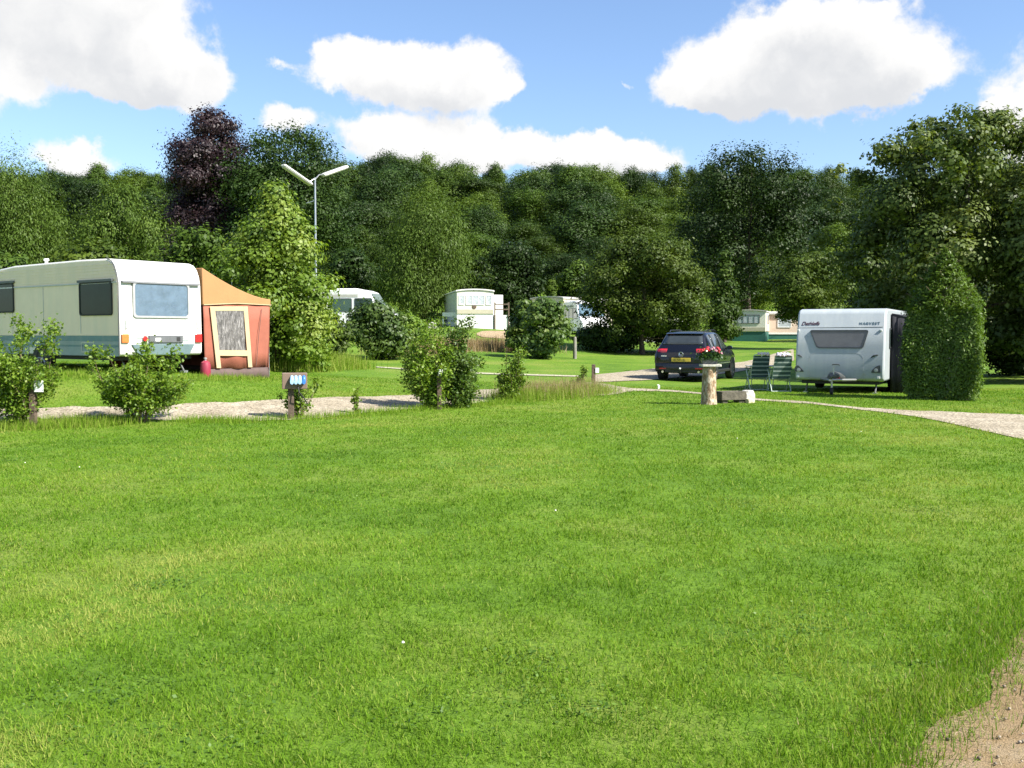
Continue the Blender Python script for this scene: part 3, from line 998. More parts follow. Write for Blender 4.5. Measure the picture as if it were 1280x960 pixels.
for ri, (d, dp, sp_, where) in enumerate(ROWS):
    half = d * .64
    x = -half + rng.uniform(0, sp_)
    while x < half:
        dd = d + rng.normal(0, 4)
        px = 640 + F * x / dd
        top = np.interp(px, SKYL[:, 0], SKYL[:, 1]) + dp + rng.normal(0, 4 if ri < 2 else 9)
        kind = rng.choice(['dark', 'mid', 'light'], p=[.40, .40, .20] if ri > 1 else [.3, .5, .2])
        pr = PROT[kind][rng.integers(len(PROT[kind]))]
        z = H(x, dd)
        h = at(px, top, dd)[2] - z
        if h > 5:
            o = pr if pr.name not in _used else copy_tree(pr)
            _used.add(pr.name)
            o['label'] = f'{ADJ[kind]} broadleaf tree {where}'
            o['group'] = f'{ADJ[kind]} trees {where}'
            o.location = (x, dd, z - .3)
            o.rotation_euler = (0, 0, rng.uniform(0, 6.28))
            s = np.clip(h / 15.0, .55, 1.5)
            o.scale = (s ** .8 * rng.uniform(1.0, 1.5) * (.78 if ri < 2 else 1), s ** .8 * rng.uniform(1.0, 1.5) * (.78 if ri < 2 else 1), h / 15.0)
        x += sp_ * rng.uniform(.8, 1.2)

# --- single trees one can name
tree('copper_beech', 'tall copper beech with dark purple foliage rising above the wood', 266, 108, 133, 138, .08, 'column', 110, 62000, .28, M_COPPER, clump=.2, seed=21)
tree('broadleaf_tree', 'tall dark green tree touching the copper beech, behind the street lamp', 364, 106, 151, 190, .04, 'column', 100, 52000, .28, M_F['dark'], clump=.17, seed=22)
tree('broadleaf_tree', 'great dark tree with a lumpy crown standing above the dark car', 932, 112, 181, 196, .04, 'dome', 90, 50000, .28, M_F['dark'], clump=.17, seed=23)
tree('willow_tree', 'broad drooping olive willow between the lamp and the white static caravan', 530, 88, 236, 150, .03, 'dome', 70, 50000, .24, M_WILLOW, clump=.22, weep=1.0, aspect=.32, seed=24)
tree('willow_tree', 'tall weeping yellow green willow at the edge of the wood', 20, 84, 190, 170, .02, 'dome', 110, 56000, .25, M_WILLOW, clump=.22, weep=1.0, aspect=.32, seed=25)
tree('willow_tree', 'pale rounded willow bush beside the copper beech', 158, 82, 222, 120, .03, 'dome', 44, 26000, .25, M_WILLOW, clump=.22, weep=.4, aspect=.4, seed=26)
tree('hawthorn_tree', 'wide olive hawthorn thicket with a dark foot behind the car', 803, 60, 294, 188, .09, 'dome', 100, 62000, .16, M_OLIVE, clump=.13, seed=27)
tree('hawthorn_tree', 'small round pale hawthorn behind the modern white caravan', 1006, 66, 315, 124, .26, 'dome', 50, 30000, .17, M_OLIVE, clump=.17, seed=28)
tree('spruce_tree', 'dark pointed spruce between the thicket and the green skirted static', 905, 84, 312, 66, .02, 'cone', 40, 14000, .28, M_F['mid'], clump=.24, seed=29)
tree('young_tree', 'small bright conical tree behind the beige static caravan', 690, 92, 344, 30, .02, 'cone', 14, 4000, .26, M_F['light'], clump=.3, seed=30)
for px, d, top, w, k, sd in ((250, 70, 285, 130, 'mid', 31), (120, 66, 300, 120, 'light', 32), (0, 62, 312, 120, 'mid', 33), (440, 96, 310, 90, 'dark', 34), (640, 98, 300, 100, 'dark', 35),
                             (730, 100, 322, 80, 'mid', 36), (1090, 84, 300, 110, 'dark', 37), (1210, 72, 330, 130, 'dark', 38), (-110, 70, 290, 140, 'mid', 39), (1380, 80, 290, 150, 'mid', 40), (590, 104, 310, 70, 'mid', 45)):
    lab = {250: 'low mid green tree behind the orange awning', 120: 'low yellow green tree above the roof of the old caravan', 0: 'bushy tree behind the far end of the old caravan',
           440: 'dark tree behind the silver camper van', 640: 'dark tree directly behind the white static caravan', 730: 'mid green tree behind the white vehicles', 1090: 'dark tree behind the modern caravan, next to the pale hawthorn',
           1210: 'dark tree hidden behind the big poplar', -110: 'mid green tree past the left edge', 1380: 'mid green tree past the right edge', 590: 'mid green tree between the willow and the white static'}[px]
    tree('broadleaf_tree', lab, px, d, top, w, .03, 'dome', 30, 13000, .3, M_F[k], clump=.24, seed=sd)

tree('maple_tree', 'bright light green young maple beside the street lamp', 346, 31, 226, 176, .02, 'flame', 140, 44000, .112, M_MAPLE, clump=.17, aspect=.75, seed=41, tvar=.2, rtr=.09)
tree('poplar_tree', 'big spreading tree with glossy leaves towering over the modern caravan', 1200, 37, 137, 350, .06, 'broad', 200, 96000, .15, M_BIG, clump=.10, aspect=.7, inner=.5, seed=48, sprig=.16, tvar=.2, rtr=.25)
tree('poplar_tree', 'leafy tree at the right edge behind the conifer hedge', 1345, 33, 215, 200, .1, 'dome', 70, 32000, .17, M_BIG, clump=.16, aspect=.7, seed=43, rtr=.2)


# --- hedges and bushes
def bush(name, label, px, basepy, top, wpx, d=None, shape='column', nclump=40, nleaf=9000, leaf=.1, mat=None, depth=None, cat='hedge', **kw):
    if d is None:
        g = G(px, basepy); X, d, z = g
    else:
        X = (px - 640) / F * d; z = H(X, d)
    h = at(px, top, d)[2] - z
    w = wpx / F * d
    root = thing(name, label, cat, (X, d, z))
    o, c = crown(h, w, 0.0, shape, nclump, nleaf, leaf, mat, root, name='foliage', d=depth, **kw)
    trunk(h, .05, c, root, M_TWIG, 12, name='stem', top=.6)
    return root


bush('hedge', 'dense dark clipped hedge block in front of the silver camper', 472, 449, 376, 92, shape='column', nclump=70, nleaf=15000, leaf=.17, mat=M_HEDGE, clump=.2, depth=2.4, seed=51)
bush('hedge', 'loose reddish hedge between the maple and the clipped hedge block', 408, 450, 385, 92, d=41, shape='column', nclump=36, nleaf=8000, leaf=.16, mat=M_OLIVE, clump=.22, depth=1.8, seed=52)
bush('hazel_bush', 'round light green hazel bush in front of the beige static', 684, 446, 372, 74, d=49, shape='dome', nclump=46, nleaf=12000, leaf=.2, mat=M_HAZEL, clump=.22, seed=53, cat='bush')
bush('hazel_bush', 'small hazel bush growing against the bigger round hazel', 652, 437, 372, 44, d=53, shape='dome', nclump=26, nleaf=6000, leaf=.2, mat=M_HAZEL, clump=.24, seed=54, cat='bush')
bush('hedge', 'dark hedge wall behind the conifer at the lawn edge', 1275, 468, 412, 110, d=38.5, shape='column', nclump=50, nleaf=12000, leaf=.14, mat=M_F['dark'], clump=.2, depth=1.6, seed=55)
bush('bramble_bush', 'low bright bramble growing at the tent side of the maple', 385, 462, 418, 70, d=32, shape='dome', nclump=34, nleaf=6500, leaf=.12, mat=M_YOUNG, clump=.24, seed=56, cat='bush')
bush('bramble_bush', 'yellow green bush on the slope in front of the drooping willow', 515, 440, 392, 56, d=50, shape='dome', nclump=26, nleaf=6000, leaf=.17, mat=M_YOUNG, clump=.24, seed=57, cat='bush')
bush('bramble_bush', 'low scrub beneath the wide olive thicket', 760, 441, 402, 90, d=61, shape='dome', nclump=30, nleaf=8000, leaf=.18, mat=M_F['dark'], clump=.22, seed=58, cat='bush')
bush('bramble_bush', 'dark scrub between the thicket and the parked car', 850, 441, 400, 80, d=62, shape='dome', nclump=30, nleaf=8000, leaf=.18, mat=M_F['dark'], clump=.22, seed=59, cat='bush')


def conifer():
    root_p = G(1198, 502)
    X, d, z = root_p[0], root_p[1] + .9, root_p[2]
    z = H(X, d)
    root = thing('clipped_conifer', 'clipped square conifer with an uncut spiky top beside the modern caravan', 'conifer', (X, d, z), R(-27))
    w, dp, h = 82 / F * d, 1.25, at(1183, 386, d)[2] - z
    n = 42000
    g = np.random.default_rng(77)
    # trimmed block: sprays standing out of four faces and the top
    f = g.choice(5, n, p=[.3, .1, .22, .22, .16])
    u, v = g.uniform(-1, 1, n), g.random(n) ** .9
    dep = g.random(n) ** 2.2 * .35
    bul = 1 - .14 * (np.abs(v - .5) * 2) ** 2.5 + .05 * np.sin(v * 8 + u * 5 + f) + .05 * np.sin(u * 9 - v * 6) + g.normal(0, .06, n)
    X_ = np.where(f == 2, -1 + dep, np.where(f == 3, 1 - dep, u)) * w / 2 * bul
    Y_ = np.where(f == 0, -1 + dep, np.where(f == 1, 1 - dep, np.where(f == 4, g.uniform(-1, 1, n), u))) * dp / 2 * bul
    Z_ = np.where(f == 4, 1 - dep * .5, v) * h + g.normal(0, .05, n)
    P = np.stack([X_, Y_, np.maximum(Z_, .02)], -1)
    nr = np.stack([np.where(f == 2, -1, np.where(f == 3, 1, 0)), np.where(f == 0, -1, np.where(f == 1, 1, 0)), np.where(f == 4, 1, .35)], -1).astype(float)
    # the grown-out top: whorled drooping boughs on a leader
    m = 10000
    H2 = at(1187, 314, d)[2] - z
    t = g.random(m) ** 1.25
    whorl = np.round(t * 9) / 9 + g.normal(0, .020, m)
    whorl = np.clip(whorl, 0, 1)
    ang = np.round(g.random(m) * 7) / 7 * 6.283 + np.round(t * 9) * 2.1 + g.normal(0, .20, m)
    rr = np.sqrt(g.random(m)) * (1 - whorl) ** .85 * w * .56 + .02
    P2 = np.stack([np.cos(ang) * rr, np.sin(ang) * rr * .9, h * .93 + whorl * (H2 - h * .93) + rr * .30 + g.normal(0, .03, m)], -1)
    n2 = np.stack([np.cos(ang) * .4, np.sin(ang) * .4, np.ones(m)], -1)
    P = np.concatenate([P, P2]); nr = np.concatenate([nr, n2])
    nn = nr + g.normal(0, .42, nr.shape)
    tint = np.clip(.48 + .14 * np.sin(P[:, 0] * 5 + P[:, 2] * 3) * np.sin(P[:, 2] * 4.3 + P[:, 1] * 5) + g.normal(0, .12, len(P)), 0, 1)
    leaf_cloud('foliage', P, nn, .085, M_CONIFER, tint, root, .32)
    mb = MB().tube([(0, 0, -.1), (0, 0, h), (.02, 0, H2 * .97), (.03, .0, H2 + .12)], [.09, .06, .012, .005], 8)
    for k in range(26):
        a = k * 2.4; zz = h * .9 + (H2 - h * .9) * (k / 27.0); L = (1 - k / 27.0) * w * .52 + .16
        mb.tube([(0, 0, zz), (math.cos(a) * L * .6, math.sin(a) * L * .6, zz + L * .18), (math.cos(a) * L, math.sin(a) * L, zz + L * .42)], [.016, .011, .005], 5)
    mb.build('stem', M_TWIG, root)


conifer()


# --- young hedging plants along the path: stems with leafy twigs
def shrub(name, label, px, basepy, top, wpx, nst, nleaf, leaf, mat, seed, lean=0.0, low=.15, group=None, sparse=.8, cat='bush', d=None, mid=1.0, ysq=1.0):
    g = np.random.default_rng(seed)
    b = G(px, basepy)
    if d: b = np.array([(px - 640) / F * d, d, H((px - 640) / F * d, d)])
    h = at(px, top, b[1])[2] - b[2]
    w = wpx / F * b[1]
    root = thing(name, label, cat, tuple(b), 0, group)
    mb = MB()
    P = []; T = []
    per = nleaf // nst
    for s in range(nst):
        a = s / nst * 6.283 + g.uniform(-.5, .5)
        out = w * .5 * g.uniform(.35, 1.0) * mid
        hh = h * (1.0 if s == 0 else g.uniform(.85, 1.08) if s % 5 == 1 else g.uniform(.48, .88) * (1.05 - .35 * out / (w * .5)))
        if s == 0: out *= .25
        tip = np.array([math.cos(a) * out + lean * hh, math.sin(a) * out * ysq, hh])
        mid_ = tip * (.55, .55, .5) + g.normal(0, .05 * h, 3)
        base = np.array([math.cos(a) * .05, math.sin(a) * .05, -.03])
        path = [base, base * .3 + mid_ * .5 + (0, 0, .06 * h), mid_, mid_ * .45 + tip * .55 + g.normal(0, .02 * h, 3), tip]
        mb.tube(path, [.012, .010, .007, .005, .002], 5)
        path = np.array(path)
        # side twigs
        for q in range(7):
            f = g.uniform(low, .95) * 4
            i = int(min(f, 3)); p0 = path[i] * (1 - f + i) + path[i + 1] * (f - i)
            L = h * g.uniform(.10, .26) * (1.15 - f / 5)
            dr = g.normal(0, 1, 3); dr[2] = abs(dr[2]) * .6 + .25; dr /= np.linalg.norm(dr)
            p1 = p0 + dr * L
            mb.tube([p0, p1], [.004, .0015], 4, cap=False)
            k = per // 8
            ff = g.random(k)[:, None]
            P.append(p0 + (p1 - p0) * ff + g.normal(0, .035 * h * sparse + .02, (k, 3)))
        k = per // 8
        f = g.uniform(low, 1, k) * 3.999
        i = f.astype(int)
        P.append(path[i] * (1 - f + i)[:, None] + path[i + 1] * (f - i)[:, None] + g.normal(0, .04 * h * sparse + .015, (k, 3)))
    P = np.concatenate(P)
    P[:, 2] = np.maximum(P[:, 2], .03)
    tint = np.clip(.5 + g.normal(0, .22, len(P)), 0, 1)
    nn = g.normal(0, .7, P.shape) + (0, 0, .7)
    leaf_cloud('foliage', P, nn, leaf, mat, tint, root, .62)
    mb.build('stem', M_TWIG, root)
    return root


shrub('young_shrub', 'leafy young bush at the left edge with a white tag post in it', 24, 533, 406, 108, 17, 9500, .062, M_YOUNG, 61, lean=.05)
shrub('young_shrub', 'wide arching bush in front of the rear of the old caravan', 176, 528, 424, 150, 20, 10500, .060, M_YOUNG, 62, lean=-.02, mid=1.15)
shrub('young_shrub', 'thin straggly bush growing around the socket post', 374, 522, 468, 58, 9, 1000, .07, M_YOUNG, 63, low=.1)
shrub('seedling_bush', 'tiny seedling bush standing alone at the path edge', 446, 517, 486, 18, 4, 150, .075, M_YOUNG, 64)
shrub('young_shrub', 'tall leafy bush to the left of the tagged post', 538, 511, 401, 72, 20, 11500, .066, M_YOUNG, 65, low=.04, d=21.6)
shrub('young_shrub', 'tall darker leafy bush to the right of the tagged post', 572, 509, 398, 66, 20, 12000, .066, M_HAZEL, 66, low=.03, d=21.9)
shrub('young_shrub', 'fan shaped bush leaning over the path beside the seeding grass', 634, 501, 436, 46, 13, 5200, .060, M_YOUNG, 67, lean=.18, low=.05)
shrub('young_shrub', 'very small bush in the seeding grass beside the short dark post', 726, 490, 457, 26, 7, 520, .08, M_YOUNG, 68)

bush('bramble_bush', 'mixed green bush filling the gap under the maple beside the tent', 362, 462, 392, 66, d=33, shape='dome', nclump=34, nleaf=8000, leaf=.11, mat=M_HAZEL, clump=.22, seed=60, cat='bush')
# ------------------------------------------------------------------ materials of made things
M_WHITE = plain('white_caravan_paint', (.72, .71, .66), .38, var=.04, scale=2, dirt=(.55, .53, .45))
M_CREAMP = plain('aged_cream_panel', (.84, .68, .51), .45, var=.05, scale=2, dirt=(.62, .58, .45))
M_TEAL = plain('teal_stripe_paint', (.10, .20, .22), .45, var=.15, scale=3, dirt=(.25, .28, .26))
M_TEALP = plain('pale_teal_band', (.25, .32, .32), .5, var=.12, scale=3, dirt=(.32, .34, .31))
M_TRIM = plain('aluminium_trim', (.42, .42, .41), .4, .4, var=.1)
M_GREYP = plain('grey_plastic', (.10, .105, .11), .55, var=.15)
M_BLACK = plain('black_rubber', (.018, .018, .018), .7, var=.2)
M_DKGLASS = plain('tinted_window', (.016, .036, .028), .06, var=.25, scale=2.5, spec=.10)
M_BLUEWIN = plain('silvered_blind_behind_glass', (.095, .14, .19), .16, var=.18, scale=4, bump=.5, bscale=5, spec=.6)
M_RED = plain('red_lamp_lens', (.50, .02, .02), .2, var=.1)
M_ORANGE = plain('orange_lamp_lens', (.62, .16, .04), .25, var=.15, scale=20)
M_TERRA = plain('terracotta_canvas', (.285, .088, .055), .85, var=.10, scale=2, bump=.5, bscale=3.0)
M_YELLOW = plain('ochre_canvas', (.33, .172, .070), .85, var=.08, scale=2, bump=.4, bscale=2.5)
M_CREAM = plain('cream_canvas', (.45, .335, .20), .85, var=.06, scale=3)
M_MUD = plain('brown_mud_flap', (.085, .055, .048), .8, var=.2, scale=4, bump=.3, bscale=6)
M_PVC = None
M_STEEL = plain('galvanised_steel', (.45, .46, .46), .35, .8, var=.12)
M_LAMPW = plain('lamp_white_housing', (.50, .50, .46), .4, var=.05)
M_DIFF = plain('lamp_diffuser', (.55, .53, .48), .25, var=.1)
M_POSTW = plain('weathered_post_wood', (.095, .066, .046), .85, var=.3, scale=12, bump=.5, bscale=25)
M_GREYW = plain('grey_weathered_wood', (.34, .32, .27), .85, var=.25, scale=10, bump=.4, bscale=25)
M_TAG = plain('white_tag', (.80, .80, .78), .5, var=.03)
M_BLUE = plain('blue_socket_plastic', (.035, .16, .45), .4, var=.1)
M_BLUEL = plain('pale_blue_socket_lid', (.30, .48, .68), .35, var=.1)


def pvc():
    m, t, out = nt('clear_pvc_with_curtain')
    tc = N(t, 'ShaderNodeTexCoord')
    mp = N(t, 'ShaderNodeMapping'); mp.inputs['Scale'].default_value = (3, 9, 2.2); mp.inputs['Rotation'].default_value = (.35, 0, 0)
    t.links.new(tc.outputs['Object'], mp.inputs[0])
    nz = N(t, 'ShaderNodeTexNoise', i_Scale=2.2, i_Detail=6.0, i_Roughness=.7, i_Distortion=.9); t.links.new(mp.outputs[0], nz.inputs['Vector'])
    c = ramp(t, nz.outputs[0], [(.34, (.05, .047, .045)), (.52, (.14, .13, .125)), (.7, (.36, .34, .33))])
    p = N(t, 'ShaderNodeBsdfPrincipled', i_Roughness=.2)
    t.links.new(c, p.inputs['Base Color'])
    b = N(t, 'ShaderNodeBump', i_Strength=.5, i_Distance=.03); t.links.new(nz.outputs[0], b.inputs['Height']); t.links.new(b.outputs[0], p.inputs['Normal'])
    t.links.new(p.outputs[0], out.inputs[0])
    return m


M_PVC = pvc()


def wheel(parent, cx, y0, y1, cz, r, rim_m, name='wheel'):
    """axle along y; y1 is the outer face"""
    s = 1 if y1 > y0 else -1
    w = abs(y1 - y0)
    wr = thing_part(name, parent, (cx, y0, cz))
    MB().lathe([(r * .62, 0), (r * .93, s * .01), (r, s * w * .18), (r, s * w * .82), (r * .93, s * (w - .005)), (r * .66, s * w), (r * .62, s * w * .9)], (0, 0, 0), 'y', 28).build('tyre', M_BLACK, wr, smooth=50)
    mb = MB().lathe([(r * .64, s * w * .12), (r * .64, s * w * .92), (r * .56, s * w * .92), (r * .52, s * w * .80), (r * .2, s * w * .80), (r * .16, s * w * .95), (.01, s * w * .95)], (0, 0, 0), 'y', 24)
    for k in range(5):
        a = k * 2 * math.pi / 5
        c, q = math.cos(a), math.sin(a)
        mb.tube([(c * r * .12, s * w * .87, q * r * .12), (c * r * .58, s * w * .87, q * r * .58)], r * .075, 6)
    mb.build('rim', rim_m, wr, smooth=40)
    return wr


def thing_part(name, parent, loc=(0, 0, 0), rz=0):
    o = bpy.data.objects.new(name, None); COL.objects.link(o); o.parent = parent; o.location = loc; o.rotation_euler = (0, 0, rz)
    o.empty_display_size = .1
    return o


# ------------------------------------------------------------------ the old caravan with its rear to the lane
CP = np.array([-8.78, 22.5, 0.69]); EL = np.array([-.8, .6, 0]); EW = np.array([.6, .8, 0]); UP = np.array([0, 0, 1.0])


def old_caravan():
    L, W = 6.3, 2.18
    t = thing('touring_caravan', 'old white and teal touring caravan with its rear window facing the path', 'caravan', tuple(CP), math.atan2(EL[1], EL[0]))
    # local: +x forwards, visible side at y = 0, far side at y = -W, rear at x = 0
    prof = [(.06, .40), (.0, .46), (-.01, .92), (.0, 1.4), (.02, 2.06), (.06, 2.26), (.14, 2.43), (.26, 2.545), (.42, 2.60), (1.5, 2.62), (4.6, 2.60), (5.7, 2.52), (6.05, 2.3), (6.2, 1.6), (6.25, .95), (6.1, .40)]
    mb = MB().prism([(x, 0, z) for x, z in prof], (0, -W, 0))
    mb.build('body', M_WHITE, t, bevel=.035, smooth=50)
    # ribbed cream side skin
    side = [(x, z) for x, z in prof if z > .95]
    sk = MB()
    out = [(.035, .90), (.035, 2.06), (.09, 2.24), (.16, 2.40), (.28, 2.505), (.43, 2.555), (1.5, 2.575), (4.6, 2.555), (5.66, 2.47), (6.0, 2.25), (6.13, 1.6), (6.17, .90)]
    sk.prism([(x, .001, z) for x, z in out], (0, .012, 0))
    for z in (2.12, 2.19, 2.26, 2.33, 2.40, 2.46):
        x0 = .10 + max(0, (z - 2.24)) * .5
        sk.box(x0, 5.85, .013, .021, z, z + .022)
    sk.build('side_panel', M_CREAMP, t)
    MB().box(.03, 6.1, .013, .034, 2.045, 2.075).build('awning_rail', M_TRIM, t)
    # teal lower band, three tones
    lb = MB()
    lb.mat(1).box(.02, 6.17, .001, .018, .865, .905)
    lb.mat(0).box(.02, 6.17, .001, .014, .735, .862)
    lb.mat(2).box(.02, 6.17, .001, .017, .655, .732)
    lb.mat(0).box(.02, 6.17, .001, .013, .60, .652)
    # skirt, opened for the wheel
    s2, z2 = on_plane(37, 447, CP, EL); s1, z1 = on_plane(69, 447, CP, EL)
    lb.mat(2).box(.02, s1, .001, .014, .40, .598).box(s2, 6.15, .001, .014, .40, .598)
    lb.box(s1, s2, .001, .014, .58, .598)
    lb.build('lower_band', [M_TEAL, M_CREAMP, M_TEALP], t)
    wc = (s1 + s2) / 2
    ar = MB()
    pts = [(wc + math.cos(a) * .40, .0155, .36 + math.sin(a) * .27) for a in np.linspace(0, math.pi, 13)]
    ar.prism(pts + [(wc - .40, .0155, .33), (wc + .40, .0155, .33)], (0, .004, 0))
    ar.build('wheel_arch', M_BLACK, t)
    wheel(t, wc, -.20, .03, .32, .32, M_STEEL)
    MB().box(.3, 6.0, -W + .1, -.12, .30, .41).build('chassis', M_BLACK, t)
    for x in (.5,):
        for y in (-.35, -W + .35):
            MB().tube([(x, y, .32), (x - .25, y, .03)], .02, 6).box(x - .33, x - .17, y - .06, y + .06, -.02, .03).build('corner_steady', M_STEEL, t)
    # windows of the side
    for a, b in (((96, 349.5), (141, 396)), ((-37, 352), (18, 393))):
        p0 = on_plane(a[0], b[1], CP, EL); p1 = on_plane(b[0], a[1], CP, EL)
        x0, x1 = sorted((p0[0], p1[0])); z0, z1 = sorted((p0[1], p1[1]))
        if x1 - x0 > 1.5: x1 = x0 + 1.35
        w_ = window('window', rrect(x0, x1, z0 + .02, z1 - .03, .07), (0, .013, 0), (1, 0, 0), (0, 0, 1), (0, 1, 0), M_BLACK, M_DKGLASS, t, .035, .03)
        MB().box(x0 - .05, x1 + .05, .013, .06, z1 - .035, z1 + .02).build('drip_rail', M_GREYP, w_)
    for x in (1.55, 3.2, 4.7):
        MB().box(x, x + .018, .013, .019, .91, 2.04).build('seam', M_TRIM, t)
    MB().ring([(x, .0145, z) for x, z in rrect(1.0, 1.55, .47, .72, .04)], [(x, .0145, z) for x, z in rrect(1.03, 1.52, .50, .69, .03)], (0, .01, 0)).build('service_hatch', M_TRIM, t)
    # corner trim
    MB().tube([(0.0, .006, .42), (0.0, .006, 2.06), (.06, .006, 2.27), (.14, .006, 2.435), (.26, .006, 2.55), (.44, .006, 2.605)], .014, 6).build('corner_trim', M_GREYP, t)
    # rear: window, rail, lamps, plate panel  (local y runs from 0 to -W along the rear)
    ew = EW

    def rp(px, py):
        s, z = on_plane(px, py, CP, ew)
        return -s, z
    y0, zb = rp(166, 397); y1, zt = rp(235.5, 357)
    wpts = rrect(-y0, -y1, .0 + 1.26, 1.86, .07)
    z_lo = rp(166, 397)[1]; z_hi = rp(166, 351.5)[1]
    wpts = rrect(-y0, -y1, z_lo, z_hi, .08)
    window('window', wpts, (-.004, 0, 0), (0, -1, 0), (0, 0, 1), (-1, 0, 0), M_TRIM, M_BLUEWIN, t, .045, .035)
    MB().prism([(-.055, -.07, 2.055), (.01, -.07, 2.055), (.01, -.07, 2.10), (-.03, -.07, 2.10)], (0, -W + .14, 0)).build('drip_rail', M_GREYP, t)
    # faint stripes on the rear
    st = MB()
    for z in (.855, .80, .745, .69):
        st.box(-.019, -.008, -.42, -.36 - (W - .75), z, z + .016)
    st.build('stripe', M_TEALP, t)
    for y in (-.12, -W + .12):
        s = MB().box(-.055, -.008, y - .09, y + .09, .70, .90)
        s.build('tail_lamp', M_ORANGE if y > -1 else M_RED, t, bevel=.015)
    pl = MB().box(-.05, -.012, -1.62, -.72, .70, .87).build('plate_holder', M_GREYP, t, bevel=.012)
    MB().box(-.055, -.05, -1.02, -.88, .735, .81).build('sticker', M_TAG, pl)
    MB().box(-.054, -.05, -1.54, -1.44, .73, .83).build('reflector', M_BLACK, pl)
    MB().lathe([(.001, 0), (.055, .0), (.06, .03), (.045, .05), (.001, .055)], (-.05, -.62, .79), 'x', 14).build('fog_lamp', M_RED, t, smooth=40).location = (-.012, 0, 0)
    MB().prism([(-.012, -.28, .665), (-.012, -1.95, .665), (-.012, -1.80, .42), (-.012, -.45, .42)], (-.03, 0, 0)).build('rear_skirt', plain('grey_teal_skirt', (.10, .15, .155), .5, var=.1), t, bevel=.01)
    for y in (-.16, -W + .14):
        MB().tube([(-.005, y, 1.02), (-.07, y, 1.04), (-.07, y, 1.19), (-.005, y, 1.21)], .012, 6).build('grab_handle', M_TRIM, t)
    # roof vent
    s, z = on_plane(58, 331, CP + EW * .6, EL)
    MB().lathe([(.09, 0), (.09, .05), (.04, .06), (.04, .14), (.07, .15), (.06, .2)], (s, -.6, 2.6), 'z', 12).build('roof_vent', M_WHITE, t, smooth=40)
    MB().prism([(2.2, -.7, 2.605), (3.2, -.7, 2.605), (3.1, -.7, 2.70), (2.3, -.7, 2.70)], (0, -.8, 0)).build('roof_hatch', M_WHITE, t, bevel=.02)
    return t


old_caravan()


